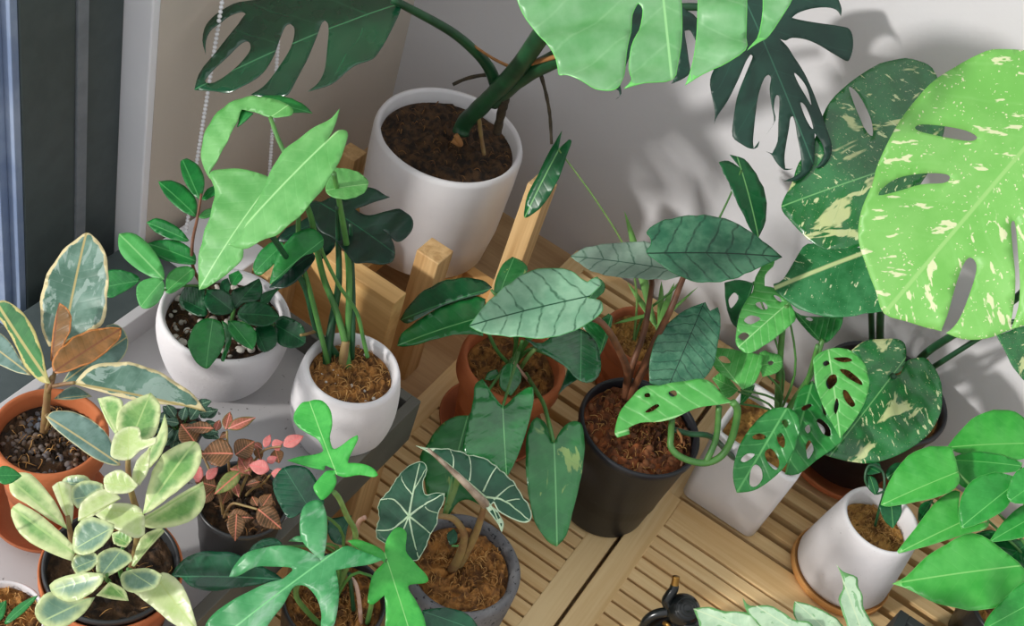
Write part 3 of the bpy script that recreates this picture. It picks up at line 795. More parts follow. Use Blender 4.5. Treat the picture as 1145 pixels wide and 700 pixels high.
# ---- round white pot with the big pale philodendron
p = Plant('potted_philodendron', 'round white pot with tall stems and two big pale arrow-shaped leaves, in the tray corner', (375, 488), .165, (385, 410), 112)
p.pot(ROUND, M_matte, .86, sub=4, depth=.12)
p.soil(M_soil_coco, M_fib, 120, M_peb, 20, pr=.002)
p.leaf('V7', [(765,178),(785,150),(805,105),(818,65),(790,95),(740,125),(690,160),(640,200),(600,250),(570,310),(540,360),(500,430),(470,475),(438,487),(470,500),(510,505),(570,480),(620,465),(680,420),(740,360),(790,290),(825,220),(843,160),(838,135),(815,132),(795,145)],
       (765,178), (440,488), -.22, L_phi_sunlit, n=(-.1, .35, .93), fold=.16, bend=.10, res=22)
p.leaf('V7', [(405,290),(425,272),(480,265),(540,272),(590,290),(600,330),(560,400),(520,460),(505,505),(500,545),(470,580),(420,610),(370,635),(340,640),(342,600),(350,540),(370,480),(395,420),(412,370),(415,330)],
       (540,370), (340,640), -.16, L_phi_sunlit, n=(-.2, .3, .93), fold=.16, bend=.12, res=20)
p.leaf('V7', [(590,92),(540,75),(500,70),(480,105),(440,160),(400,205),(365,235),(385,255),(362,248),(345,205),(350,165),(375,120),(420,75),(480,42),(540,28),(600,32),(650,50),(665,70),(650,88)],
       (590,92), (375,252), -.12, L_phi_sunlit, n=(-.2, .5, .85), fold=.1, bend=.25, res=20)
p.leaf('V7', [(530,30),(600,20),(660,28),(705,45),(727,63),(690,66),(640,75),(600,60)], (560,40), (727,63), -.10, L_phi_mid, n=(.1, .6, .8), res=12)
p.leaf('V7', [(485,65),(520,72),(535,78),(505,105),(478,118),(488,90)], (530,78), (478,118), -.11, L_phi_mid, n=(-.2, .5, .85), res=8)
p.leaf('A6', [(280,118),(330,112),(390,120),(430,145),(435,165),(420,205),(380,235),(330,248),(290,240),(260,225),(248,195),(260,150)], (258,205), (436,165), -.12, L_phi_sunlit, n=(.1, .55, .83), res=14)
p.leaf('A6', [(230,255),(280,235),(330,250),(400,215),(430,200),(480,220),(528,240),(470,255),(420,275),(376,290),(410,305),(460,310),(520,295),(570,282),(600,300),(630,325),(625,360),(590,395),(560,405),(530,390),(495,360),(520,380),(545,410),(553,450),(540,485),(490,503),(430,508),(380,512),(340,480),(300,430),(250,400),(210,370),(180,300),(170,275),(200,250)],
       (230,262), (550,450), -.02, L_phi_shaded, n=(.1, .65, .75), fold=.1, bend=.1, res=24)
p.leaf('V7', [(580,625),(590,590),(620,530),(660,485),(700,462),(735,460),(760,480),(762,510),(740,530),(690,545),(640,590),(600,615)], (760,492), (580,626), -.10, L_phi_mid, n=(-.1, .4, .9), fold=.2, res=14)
p.leaf('V7', [(580,632),(640,640),(690,610),(735,555),(728,530),(690,545),(640,590),(600,615)], (735,535), (580,634), -.085, L_phi_shaded, n=(-.1, .6, .8), res=10)
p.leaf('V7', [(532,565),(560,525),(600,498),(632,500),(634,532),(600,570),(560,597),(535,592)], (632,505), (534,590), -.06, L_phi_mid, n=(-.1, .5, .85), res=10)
p.leaf('V8', [(310,195),(350,160),(400,140),(440,110),(500,160),(510,230),(460,280),(430,230),(400,200),(340,200)], (430,150), (320,195), .01, L_phi_shaded, n=(0, .6, .8), res=12)
p.stem('A6', [(285,130,-.13),(302,220,-.11),(325,350,-.08),(345,480,-.04),(352,600,-.02),(348,800,.0),(334,1000,.02)], 2.6, 4.2, S_green, name='petiole')
p.stem('U4', [(185,560,.03),(205,420,.01),(222,310,0),(240,200,-.02),(238,50,-.05),(235,-60,-.10)], 6, 2.2, S_dark, name='petiole')
p.stem('A6', [(352,1010,.02),(330,850,.0),(285,700,-.01),(245,600,-.02),(215,480,-.05),(190,340,-.10),(165,265,-.14)], 4, 3, S_green, name='petiole')
p.stem('U4', [(235,450,.02),(205,410,.01),(165,365,0),(130,230,-.04),(85,150,-.08),(-10,10,-.16)], 4, 3, S_dark, name='petiole')
p.stem('V7', [(785,920,.02),(730,700,-.03),(685,520,-.08),(680,350,-.12),(650,240,-.14),(615,160,-.13),(590,92,-.12)], 3, 2.2, S_green, name='petiole')
p.stem('U4', [(338,455,.01),(325,400,.0),(300,300,-.02),(240,210,-.05),(190,110,-.08),(180,80,-.1)], 2.4, 1.8, S_green, name='petiole')
p.stem('U4', [(285,460,.02),(288,400,.005),(290,250,-.01),(285,100,-.03),(280,0,-.05)], 3, 2, S_dark, name='petiole')
p.stem('U4', [(110,380,-.02),(135,375,-.01),(165,365,.0)], 1.6, 2.2, S_olive, name='sheath')
p.stem('U4', [(254,500,.02),(258,440,.005),(264,400,.0)], 6.0, 4.4, S_olive, name='sheath')

# ---- ficus in terracotta, left edge
p = Plant('potted_ficus', 'terracotta pot with a cream-edged rubber plant, at the left edge by the window frame', (56, 560), .185, (58, 483), 128)
p.pot(TERR, M_terra, .86, depth=.16)
p.soil(M_soil_dark, M_fib, 40, M_peb_g, 170, pr=.0030)
lathe('saucer', ((0, 0), (p.R*.8, 0), (p.R*1.05, .018), (p.R*1.09, .019), (p.R*1.07, .014), (p.R*.8, .005), (0, .005)), p.c+Vector((0, 0, -.0199)), M_terra2)
sau = bpy.data.objects['saucer']; tag(sau, 'wide terracotta saucer under the rubber plant pot', 'saucer')
fic = [
 ([(175,470),(155,420),(147,340),(155,260),(180,190),(220,125),(260,85),(298,56),(330,75),(360,110),(380,160),(388,230),(385,310),(375,390),(330,415),(270,440),(220,460)], (225,455), (298,56), .01, L_fic, (-.05, .25, .95)),
 ([(180,515),(183,450),(190,380),(203,308),(240,335),(255,375),(250,420),(225,470),(190,522)], (185,522), (203,308), -.03, L_fic_brown, (-.2, .3, .9)),
 ([(190,558),(187,520),(215,480),(260,440),(320,410),(390,395),(427,395),(425,430),(395,470),(340,520),(270,550),(215,565)], (192,560), (426,398), -.04, L_fic_brown, (0, .5, .85)),
 ([(-30,300),(0,295),(60,330),(110,390),(145,470),(165,560),(180,602),(140,592),(90,540),(50,460),(0,380),(-40,330)], (180,602), (-38,290), -.05, L_fic_green, (-.3, .4, .85)),
 ([(-40,420),(0,420),(40,460),(70,510),(112,572),(60,562),(0,535),(-60,500)], (112,572), (-60,440), -.02, L_fic_under, (-.1, .5, .85)),
 ([(220,600),(260,540),(380,395),(430,395),(453,440),(445,490),(415,530),(300,590),(250,602)], (222,600), (452,425), .02, L_fic_under, (.05, .5, .85))]
for pts, b_, t_, dd, m, n_ in fic:
    p.leaf('A4', pts, b_, t_, dd, m, n=n_, fold=.14, bend=.06, nv=14, k=.25, amp=.004, res=20)
p.leaf('P', [(82,429),(95,416),(110,410),(135,407),(165,411),(190,421),(215,435),(229,451),(200,447),(170,448),(140,444),(110,437)], (82,429), (229,451), -.05, L_fic, n=(.1, .6, .8), fold=.2, bend=.12, nv=14, k=.25, res=18)
p.leaf('W1', [(128,116),(150,100),(190,100),(240,115),(290,150),(320,200),(332,238),(310,240),(260,225),(200,185),(150,145)], (129,113), (332,238), -.06, L_fic_under, n=(.1, .5, .85), fold=.1, nv=14, k=.25, res=16)
p.leaf('W1', [(150,65),(200,30),(240,42),(255,52),(200,66)], (150,66), (255,50), -.02, L_fic_under, n=(.1, .6, .8), res=8)
p.stem('W1', [(122,170,.02),(128,110,-.01),(135,30,-.03),(147,5,-.04)], 5, 3, S_olive, bumps=.08)
p.stem('A4', [(165,640,-.02),(185,600,-.04),(200,540,-.02),(225,450,.01)], 2.6, 2.0, S_olive, name='petiole')
p.stem('A4', [(190,610,-.04),(225,603,-.045),(265,598,-.05)], 2.4, 2.0, S_olive, name='petiole')
p.stem('W1', [(130,150,.0),(138,125,-.03),(135,110,-.05),(129,113,-.06)], 2.2, 1.6, S_olive, name='petiole')

# ---- peperomia, lower left
p = Plant('potted_peperomia', 'dark pot in a terracotta outer pot overflowing with cream-and-green oval leaves, lower left', (122, 690), .165, (119, 630), 148)
p.pot(TAPER, M_dark, .94, depth=.13)
lathe('outer_pot', [(0, -.0002), (p.R*.80, -.0002), (p.R*.85, .004), (p.R*1.02, p.h*.80), (p.R*1.055, p.h*.80), (p.R*1.055, p.h*.93), (p.R*1.02, p.h*.93), (p.R*.99, p.h*.80)], p.c+Vector((0, 0, .0004)), M_terra, p.t)
p.soil(M_soil_dark, M_fib, 40)
pep = [
 ([(258,42),(300,40),(330,60),(325,110),(312,150),(285,110),(270,75)], (312,152), (258,42), -.12, L_pep),
 ([(440,90),(455,150),(440,205),(410,240),(385,250),(395,200),(425,150)], (385,252), (445,90), -.08, L_pep),
 ([(320,140),(315,115),(325,80),(360,50),(405,28),(430,60),(433,100),(420,150),(385,172),(350,155)], (350,172), (405,28), -.13, L_pep),
 ([(300,200),(310,150),(340,125),(375,130),(385,165),(432,167),(425,185),(380,195),(350,217),(310,217)], (345,217), (345,127), -.15, L_pep_pale),
 ([(185,330),(190,300),(225,283),(270,290),(275,305),(230,330),(205,358)], (276,318), (185,330), -.05, L_pep_grey),
 ([(150,290),(170,268),(220,265),(240,282),(190,300)], (238,290), (150,282), -.03, L_pep_grey),
 ([(125,300),(145,285),(180,300),(187,360),(182,405),(160,375),(140,335)], (180,410), (140,285), -.06, L_pep_pale),
 ([(10,290),(30,262),(70,268),(110,310),(145,360),(170,420),(120,392),(60,350),(20,325)], (170,420), (9,275), -.08, L_pep),
 ([(12,370),(35,350),(90,380),(150,430),(190,475),(183,510),(140,495),(70,460),(30,420)], (190,490), (12,360), -.09, L_pep),
 ([(385,385),(430,360),(490,320),(550,285),(558,330),(545,370),(510,400),(450,415),(395,412)], (384,396), (556,290), -.09, L_pep),
 ([(388,375),(398,320),(415,260),(440,215),(480,185),(520,175),(540,200),(538,250),(510,290),(460,330),(410,367)], (387,378), (522,176), -.13, L_pep),
 ([(280,290),(285,265),(330,252),(375,292),(350,313),(295,313)], (376,300), (279,285), -.14, L_pep_pale),
 ([(358,275),(370,225),(402,190),(402,250),(378,292)], (366,297), (402,190), -.13, L_pep_pale),
 ([(205,390),(215,345),(260,312),(300,305),(325,330),(290,350),(240,382)], (330,328), (205,390), -.12, L_pep_pale),
 ([(270,352),(330,345),(385,362),(397,432),(370,442),(310,412),(252,375)], (384,375), (255,358), -.11, L_pep_pale),
 ([(190,445),(210,405),(250,388),(305,405),(300,430),(275,465),(235,487),(195,480)], (306,412), (190,472), -.14, L_pep_grey),
 ([(355,525),(380,450),(430,420),(442,432),(400,480),(362,528)], (356,528), (440,422), -.07, L_pep),
 ([(300,432),(340,425),(358,450),(340,472),(308,462)], (355,465), (302,440), -.09, L_pep),
 ([(185,520),(200,495),(245,488),(260,505),(240,535),(200,547)], (262,502), (185,532), -.08, L_pep_grey),
 ([(258,520),(265,490),(310,472),(350,490),(357,510),(320,535),(280,552),(260,542)], (332,472), (268,550), -.11, L_pep_grey),
 ([(255,610),(290,570),(330,590),(342,620),(300,618)], (275,560), (340,622), -.04, L_pep),
 ([(370,600),(400,575),(445,545),(490,570),(515,620),(530,695),(480,690),(420,640)], (425,555), (528,698), -.07, L_pep_pale),
 ([(325,555),(345,538),(400,533),(438,550),(420,582),(370,600),(335,590)], (340,535), (425,588), -.10, L_pep_grey),
 ([(85,660),(100,620),(140,600),(200,620),(250,615),(220,660),(160,700),(110,692)], (252,612), (85,690), -.10, L_pep_grey),
 ([(118,580),(150,560),(220,545),(272,548),(270,575),(230,610),(180,625),(130,605)], (285,552), (118,595), -.13, L_pep_grey)]
for pts, b_, t_, dd, m in pep:
    pts = [(b_[0]+(q_[0]-b_[0])*1.07, b_[1]+(q_[1]-b_[1])*1.07) for q_ in pts]
    n_ = (random.uniform(-.25, .25), random.uniform(.15, .5), .85)
    p.leaf('B4', pts, b_, t_, dd, m, n=n_, fold=.10, cup=.25, bend=.08, nv=5, amp=.004, res=13, wav=.015)
p.stem('B4', [(345,570,.02),(368,480,-.04),(374,390,-.08),(352,300,-.10),(345,230,-.12),(350,170,-.12)], 4.5, 2.2, S_olive)
p.stem('B4', [(205,570,.02),(190,500,-.04),(176,420,-.06),(170,380,-.06)], 4, 2.2, S_olive)
p.stem('B4', [(330,570,.02),(320,520,-.05),(330,470,-.09)], 3, 2, S_green)
p.stem('B4', [(300,580,.02),(280,560,-.05),(285,552,-.12)], 2.6, 2, S_green)
p.stem('B4', [(380,600,.02),(370,550,-.04),(345,535,-.09)], 2.6, 2, S_green)

# ---- small plants in the tray
p = Plant('potted_fittonia', 'dark pot of small pink-veined coppery leaves, between the pale leaves and the round white pot', (262, 612), .165, (264, 556), 104)
p.pot(TAPER, M_dark, .93, depth=.12)
p.soil(M_soil_dark, M_fib_d, 30)
fit = [((340,185),(355,120),.5,-.05,0),((350,182),(440,140),.36,-.05,0),((300,190),(312,150),.6,-.04,0),((290,180),(188,172),.36,-.05,2),((215,240),(165,170),.8,-.04,2),
 ((372,285),(260,278),.75,-.06,2),((380,290),(445,240),.8,-.05,2),((330,295),(300,325),.7,-.03,0),((500,258),(520,213),.5,-.04,1),((578,252),(645,215),.5,-.05,1),
 ((530,250),(568,235),.6,-.04,1),((562,270),(540,245),.6,-.04,1),((545,268),(558,312),.9,-.03,2),((490,265),(455,242),.6,-.03,0),((430,345),(442,300),.7,-.05,0),((520,350),(448,330),.62,-.06,1),
 ((528,365),(592,372),.55,-.06,1),((440,372),(400,308),.6,-.05,0),((430,362),(368,345),.6,-.045,0),((400,360),(312,432),.42,-.06,3),((375,400),(388,450),.6,-.05,0),
 ((302,420),(228,398),.7,-.05,2),((290,432),(243,478),.6,-.05,2),((262,390),(300,345),.5,-.05,1),((226,402),(225,335),.5,-.05,1),((385,532),(380,620),.62,-.08,2),
 ((350,545),(432,545),.6,-.07,2),((472,512),(548,572),.7,-.08,2),((490,505),(520,458),.8,-.07,2),((470,500),(450,465),.7,-.07,2),((510,320),(545,300),.6,-.05,1),((280,330),(300,290),.7,-.03,2),
 ((350,440),(330,480),.7,-.03,2),((480,400),(430,410),.5,-.03,2),((350,200),(320,215),.6,-.04,2),((250,300),(215,270),.6,-.03,2),((470,260),(480,300),.7,-.03,2)]
FM = [L_fit_pink, L_fit_rose, L_fit_brown, leafmat('fittonia_olive', (110, 128, 62), (140, 150, 84), (206, 120, 100), 9, .5, .08, .6, (220, 120, 100), .03, rough=.5, trans=.2)]
for b_, t_, w_, dd, mi_ in fit:
    t_ = (b_[0]+(t_[0]-b_[0])*1.22, b_[1]+(t_[1]-b_[1])*1.22); w_ *= 1.12
    p.simple('A2', b_, t_, w_, dd, FM[mi_], n=(random.uniform(-.2, .2), random.uniform(.3, .6), .85), res=9, fold=.15, bend=.15, sub=2, nv=9)
for pts in ([(330,560,.01),(325,500,-.03),(300,420,-.04),(255,310,-.04),(218,245,-.04)], [(330,560,.01),(345,520,-.05),(370,490,-.07),(420,500,-.075),(472,514,-.08)], [(360,480,.01),(365,420,-.02),(400,370,-.045),(440,350,-.05)],
            [(420,460,.01),(450,430,-.01),(490,410,-.02),(525,370,-.055)], [(400,440,.0),(450,330,-.02),(500,270,-.035),(570,255,-.045)], [(350,480,.01),(355,380,-.02),(350,290,-.045),(345,190,-.05)], [(345,530,-.04),(360,545,-.07),(385,535,-.08)]):
    p.stem('A2', pts, 1.8, 1.1, S_olive)
p = Plant('potted_fittonia', 'small pot of dark green white-veined leaves under the long rubber plant leaf', (196, 508), .165, (196, 478), 56)
p.pot(TAPER, M_dark, .92, depth=.1)
p.soil(M_soil_dark)
rs = random.Random(3)
for i in range(34):
    a = rs.uniform(0, 6.28); r = 26*math.sqrt(rs.random())
    cx_, cy_ = 203+r*1.1*math.cos(a), 474+r*math.sin(a)
    an = a+rs.uniform(-.5, .5); L_ = rs.uniform(13, 19)
    p.simple('P', (cx_, cy_), (cx_+L_*math.cos(an), cy_+L_*math.sin(an)), .65, -.03-.03*(1-r/26)-rs.uniform(0, .008), L_fit_green, n=(rs.uniform(-.3, .3), rs.uniform(.3, .6), .8), res=7, fold=.15, bend=.15, sub=2, nv=9)
for i in range(6):
    a = i*1.05
    p.stem('P', [(198, 484, .01), (202+8*math.cos(a), 478+6*math.sin(a), -.02), (203+16*math.cos(a), 474+14*math.sin(a), -.035)], 1.2, .8, S_green)
p = Plant('potted_seedling', 'pale-rimmed pot cut off by the lower left corner of the picture', (2, 735), .165, (5, 692), 100)
p.pot(TAPER, M_matte, .92, depth=.1)
p.soil(M_soil_coco, M_fib, 60)
p.simple('A7', (20,690), (130,580), .22, -.04, L_phi_mid, n=(-.3, .5, .8), kind='blade', res=10)
p.simple('A7', (-30,690), (20,600), .5, -.03, L_phi_mid, n=(0, .5, .85), res=10)
p.simple('A7', (30,715), (45,640), .3, -.02, L_fic_brown, n=(0, .5, .85), kind='blade', res=8)
p.simple('A7', (-20,140), (78,135), .7, -.10, L_phi_mid, n=(.1, .5, .85), res=10)
p.stem('A7', [(-40,720,.0),(-50,400,-.06),(-20,140,-.10)], 1.6, 1.3, S_green, name='petiole')

# ---- lobed philodendron, bottom centre
p = Plant('potted_lobed_philodendron', 'dark pot with long finger-lobed bright green leaves, at the bottom centre', (352, 745), .0, (372, 668), 118)
p.pot(TAPER, M_dark, .93, depth=.08)
p.soil(M_soil_coco, M_fib, 130, chunky=.008)
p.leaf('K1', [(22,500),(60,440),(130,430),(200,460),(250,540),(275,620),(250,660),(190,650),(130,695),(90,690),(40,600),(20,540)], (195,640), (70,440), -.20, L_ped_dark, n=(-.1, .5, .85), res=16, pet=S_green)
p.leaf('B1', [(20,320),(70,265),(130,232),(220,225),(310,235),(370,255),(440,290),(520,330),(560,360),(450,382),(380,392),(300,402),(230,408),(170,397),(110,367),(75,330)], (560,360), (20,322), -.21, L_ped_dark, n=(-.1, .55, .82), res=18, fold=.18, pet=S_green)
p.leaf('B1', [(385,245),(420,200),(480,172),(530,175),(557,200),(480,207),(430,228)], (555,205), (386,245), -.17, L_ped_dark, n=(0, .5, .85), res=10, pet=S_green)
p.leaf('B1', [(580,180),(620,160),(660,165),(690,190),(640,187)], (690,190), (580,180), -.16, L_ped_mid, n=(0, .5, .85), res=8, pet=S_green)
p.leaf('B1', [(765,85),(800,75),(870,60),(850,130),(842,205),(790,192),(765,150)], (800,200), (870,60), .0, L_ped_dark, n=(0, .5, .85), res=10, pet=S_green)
p.leaf('K1', [(330,462),(280,440),(275,465),(220,455),(150,435),(95,420),(150,400),(210,390),(260,375),(265,355),(240,310),(190,280),(145,250),(122,220),(118,190),(125,160),(155,120),(190,112),(215,105),(255,112),(290,145),(308,190),(310,240),(300,300),(310,345),(325,358),(360,340),(400,310),(437,292),(440,315),(420,360),(395,405),(390,428),(430,430),(480,440),(520,460),(540,490),(515,500),(450,487),(380,497),(345,490),(325,478),(334,520),(310,570),(270,607),(250,600),(222,550),(240,515),(270,480),(290,465)],
       (328,466), (190,108), -.22, L_ped, n=(-.05, .35, .93), fold=.10, bend=.12, res=26)
p.leaf('B1', [(735,275),(700,245),(650,190),(637,130),(650,50),(680,10),(720,0),(745,20),(760,80),(760,170),(745,255),(790,235),(850,205),(920,230),(1020,272),(960,290),(880,305),(800,318),(815,400),(815,480),(800,560),(770,620),(735,580),(735,520),(715,450),(670,395),(630,385),(600,400),(560,470),(510,530),(450,620),(380,700),(250,720),(170,620),(185,560),(250,490),(340,440),(420,400),(500,370),(555,355),(600,320),(590,305),(500,300),(430,305),(350,340),(310,345),(330,300),(380,250),(450,220),(540,208),(620,215),(690,240)],
       (735,277), (200,660), -.24, L_ped_mid, n=(-.05, .4, .9), fold=.10, bend=.12, res=30)
p.leaf('W3', [(25,425),(60,420),(120,440),(147,462),(150,425),(175,385),(200,380),(218,400),(215,455),(240,490),(285,540),(280,560),(230,565),(225,580),(250,620),(275,670),(290,740),(200,760),(145,740),(150,650),(145,600),(110,630),(90,625),(95,580),(110,530),(145,492),(110,472),(60,450)],
       (155,488), (240,750), -.18, L_ped, n=(.1, .4, .9), fold=.12, bend=.10, res=24)
p.leaf('W3', [(270,648),(350,640),(420,660),(455,700),(300,745),(265,700)], (262,650), (458,712), -.13, L_ped_dark, n=(.1, .5, .85), res=12, pet=S_green)
p.stem('B1', [(780,480,.0),(850,300,-.03),(890,160,-.10),(850,70,-.16),(815,-10,-.20),(790,-40,-.218)], 3.4, 2.4, S_pale, name='petiole')
p.stem('B1', [(770,600,.0),(700,540,-.03),(620,440,-.10),(640,360,-.18),(735,277,-.237)], 3.2, 2.4, S_green, name='petiole')
p.stem('W3', [(90,690,.0),(110,600,-.06),(130,530,-.13),(155,488,-.18)], 3.0, 2.4, S_green, name='petiole')
p.stem('B1', [(935,75,-.05),(905,95,-.045),(892,150,-.03),(870,260,.0)], 2.4, 3.0, S_pink, name='sheath')
p.stem('B1', [(840,335,-.01),(885,370,-.02),(905,450,-.02),(915,572,.0)], 2.0, 2.6, S_pink, name='sheath')
p.stem('B1', [(880,500,.0),(870,400,-.02),(860,330,-.03)], 2.6, 2.2, S_dark)

# ---- arrow alocasia in the concrete pot
p = Plant('potted_alocasia', 'round grey concrete pot with two dark arrowhead leaves drawn with white veins', (488, 700), .0, (508, 627), 137)
p.pot(CYL, M_conc, .84, depth=.10)
p.soil(M_soil_coco, M_fib, 200, chunky=.008, mound=.12)
p.leaf('B2', [(160,282),(183,295),(187,325),(175,360),(180,400),(195,412),(225,402),(258,405),(255,440),(235,480),(230,520),(205,560),(190,600),(160,650),(130,655),(100,640),(60,610),(30,590),(5,570),(5,530),(15,500),(10,460),(20,430),(50,395),(70,360),(90,330),(120,300)],
       (125,490), (160,282), -.12, L_polly, n=(-.25, .35, .9), fold=.05, bend=.08, res=22, wav=.02, wn=9, veinmat=L_vein,
       veins=[([(125,490),(140,400),(160,290)], .0014, .0005), ([(125,490),(180,450),(252,410)], .0014, .0005), ([(125,490),(60,540),(8,545)], .0012, .0005), ([(125,490),(70,430),(22,432)], .0011, .0004), ([(125,490),(175,530),(205,556)], .0011, .0004),
              ([(125,490),(140,570),(160,645)], .0012, .0004), ([(137,410),(105,370),(92,335)], .0008, .0003), ([(140,395),(165,350),(184,310)], .0008, .0003), ([(125,490),(95,560),(62,605)], .0009, .0003), ([(180,450),(200,470),(234,480)], .0007, .0003)])
p.leaf('B2', [(150,220),(200,232),(270,238),(330,255),(350,265),(400,275),(450,310),(490,345),(520,375),(540,410),(575,460),(580,500),(560,515),(520,505),(470,480),(430,450),(440,440),(465,490),(478,520),(470,552),(450,512),(425,480),(405,450),(380,425),(340,385),(290,340),(240,285),(200,250)],
       (408,425), (150,220), -.10, L_polly, n=(.15, .45, .88), fold=.12, bend=.06, res=24, wav=.02, wn=9, veinmat=L_vein,
       veins=[([(408,420),(330,350),(240,270),(160,225)], .0013, .0005), ([(408,420),(480,435),(570,505)], .0013, .0005), ([(400,400),(430,340),(450,312)], .0010, .0004), ([(350,360),(355,310),(345,262)], .0009, .0004), ([(290,310),(290,270),(275,240)], .0008, .0003),
              ([(440,430),(490,390),(518,378)], .0009, .0003), ([(480,436),(530,430),(550,425)], .0008, .0003), ([(408,425),(440,470),(468,540)], .0010, .0004)])
p.stem('B2', [(195,240,-.10),(250,290,-.104),(310,345,-.108),(370,405,-.108),(412,450,-.10)], 1.6, 5.0, L_polly_edge, name='rolled_edge')
p.stem('B2', [(285,690,.0),(312,640,-.03),(330,565,-.06),(295,505,-.09),(235,490,-.105),(135,492,-.113)], 5.5, 2.2, S_olive, name='petiole')
p.stem('B2', [(310,670,.0),(340,620,-.03),(375,550,-.06),(400,470,-.09),(408,425,-.10)], 5.5, 2.6, S_olive, name='petiole')
p.leaf('B2', [(265,560),(290,535),(305,560),(300,590),(275,597)], (285,598), (290,535), -.02, L_ped_dark, n=(0, .4, .9), res=8, pet=S_green)

# ---- centre terracotta pot
p = Plant('potted_arrow_philodendron', 'terracotta pot with long glossy arrow-shaped leaves, centre, left of the black pot', (546, 478), .0045, (568, 402), 122)
p.pot(TERR, M_terra, .86, depth=.14)
p.soil(M_soil_coco, M_fib, 80, chunky=.008)
sau = lathe('saucer', ((0, 0), (p.R*.75, 0), (p.R*.98, .020), (p.R*1.03, .021), (p.R*1.0, .014), (p.R*.74, .003), (0, .003)), p.c+Vector((0, 0, -.0040)), M_terra2)
tag(sau, 'terracotta saucer under the centre terracotta pot', 'saucer')
ko = dict(pet=S_green, pr=.0017)
p.leaf('W4', [(388,215),(395,170),(420,110),(455,78),(490,95),(510,130),(480,160),(440,190),(405,215)], (410,215), (462,78), .03, L_burle_var, n=(0, .4, .9), res=12, **ko)
p.leaf('W4', [(48,285),(85,240),(140,200),(220,170),(300,165),(350,172),(382,195),(350,218),(300,228),(200,255),(120,290),(75,303)], (380,200), (48,288), -.05, L_burle_dark, n=(-.1, .6, .8), res=16, **ko)
p.leaf('W4', [(38,382),(55,345),(110,310),(200,265),(300,232),(360,240),(350,300),(352,372),(270,362),(190,372),(110,387),(60,388)], (350,300), (38,382), -.06, L_burle, n=(-.1, .55, .83), res=16, **ko)
p.leaf('W4', [(495,388),(560,400),(620,350),(690,340),(740,375),(765,430),(770,490),(740,522),(690,512),(640,470),(560,430)], (700,350), (700,515), -.07, L_burle_dark, n=(.1, .55, .83), res=14, **ko)
p.leaf('W4', [(618,575),(640,520),(655,470),(708,512),(650,545)], (660,470), (618,575), -.04, L_burle_dark, n=(.1, .4, .9), res=10, **ko)
p.leaf('W4', [(700,330),(720,300),(760,310),(800,280),(815,300),(790,390),(765,440),(740,380)], (765,435), (812,282), -.03, L_burle, n=(.1, .4, .9), res=12, **ko)
p.leaf('W4', [(720,225),(750,155),(775,165),(785,185),(780,212),(745,242)], (730,232), (780,165), -.08, L_burle, n=(.1, .4, .9), res=10, **ko)
p.leaf('W4', [(355,520),(370,495),(400,488),(410,510),(380,525)], (410,500), (357,522), -.02, L_burle, n=(0, .5, .85), res=8, **ko)
p.leaf('B2', [(200,215),(240,155),(300,120),(345,115),(355,180),(345,250),(385,330),(380,440),(340,420),(300,430),(265,470),(235,482),(255,410),(190,405),(180,360),(165,270)], (340,130), (240,480), -.10, L_burle_var, n=(-.2, .45, .87), fold=.08, res=20, **ko)
p.leaf('W4', [(408,525),(420,480),(450,465),(480,490),(485,530),(450,578),(415,555)], (452,467), (440,578), -.06, L_burle, n=(0, .3, .95), res=10, **ko)
p.leaf('B2', [(472,78),(440,40),(400,-20),(372,0),(365,60),(350,130),(335,190),(330,250),(400,282),(450,305),(490,332),(520,280),(550,210),(575,130),(590,60),(588,10),(560,15),(520,45),(490,72)], (474,82), (485,330), -.15, L_burle, n=(-.1, .35, .93), fold=.10, bend=.12, res=22, **ko)
p.leaf('B2', [(665,218),(650,180),(630,140),(600,122),(580,140),(562,190),(558,240),(560,340),(575,440),(600,520),(645,580),(680,600),(715,560),(735,480),(760,370),(775,270),(775,190),(760,145),(725,140),(690,170)], (665,215), (682,600), -.12, L_burle_var, n=(.15, .3, .94), fold=.12, bend=.08, res=22)
p.stem('B2', [(560,-40,.0),(590,10,-.05),(625,70,-.09),(645,140,-.12),(663,212,-.122)], 2.4, 2.2, S_green, name='petiole')
p.stem('W4', [(370,360,-.06),(400,420,-.04),(440,465,-.02),(470,490,.0)], 2, 2.4, S_green, name='petiole')
p.stem('W4', [(490,385,-.05),(470,440,-.03),(455,480,.0)], 2, 2.2, S_green, name='petiole')
p.stem('W4', [(535,415,-.04),(505,450,-.03),(480,490,.0)], 2.4, 2.4, S_pale, name='petiole')
p.stem('W4', [(460,460,-.03),(490,500,-.03),(525,545,-.01)], 2.0, 1.4, S_pink, name='sheath')

# ---- black pot with the quilted alocasia
p = Plant('potted_quilted_alocasia', 'black plastic pot with brown stems and broad quilted silver-green leaves', (672, 560), .0, (690, 462), 141)
p.pot(TAPER, M_black, .93, depth=.09)
p.soil(M_soil_rust, M_fib, 260, M_chip, 60, chunky=.010, mound=.12, pr=.0055)
dk = dict(nv=4.5, k=.55, amp=.016, res=30, fold=.08, wav=.008)
p.leaf('W5', [(110,243),(160,220),(240,212),(330,210),(380,214),(420,235),(440,270),(470,318),(420,330),(330,328),(250,322),(180,300),(140,270)], (355,282), (110,243), .0, L_drag_grey, n=(-.05, .72, .68), bend=.05, **dk)
p.leaf('W5', [(358,178),(380,155),(440,135),(520,126),(590,130),(660,150),(740,195),(806,241),(770,262),(700,300),(640,330),(580,342),(520,342),(470,325),(420,290),(375,255),(358,235),(372,215),(370,195)], (512,241), (806,241), -.08, L_drag_dark, n=(.05, .62, .78), bend=.07, **dk)
p.leaf('W5', [(370,665),(368,600),(385,530),(420,480),(480,430),(552,400),(566,430),(592,417),(600,460),(590,540),(570,620),(520,670),(440,680)], (487,545), (430,680), -.05, L_drag_dark, n=(.1, .25, .95), bend=.07, **dk)
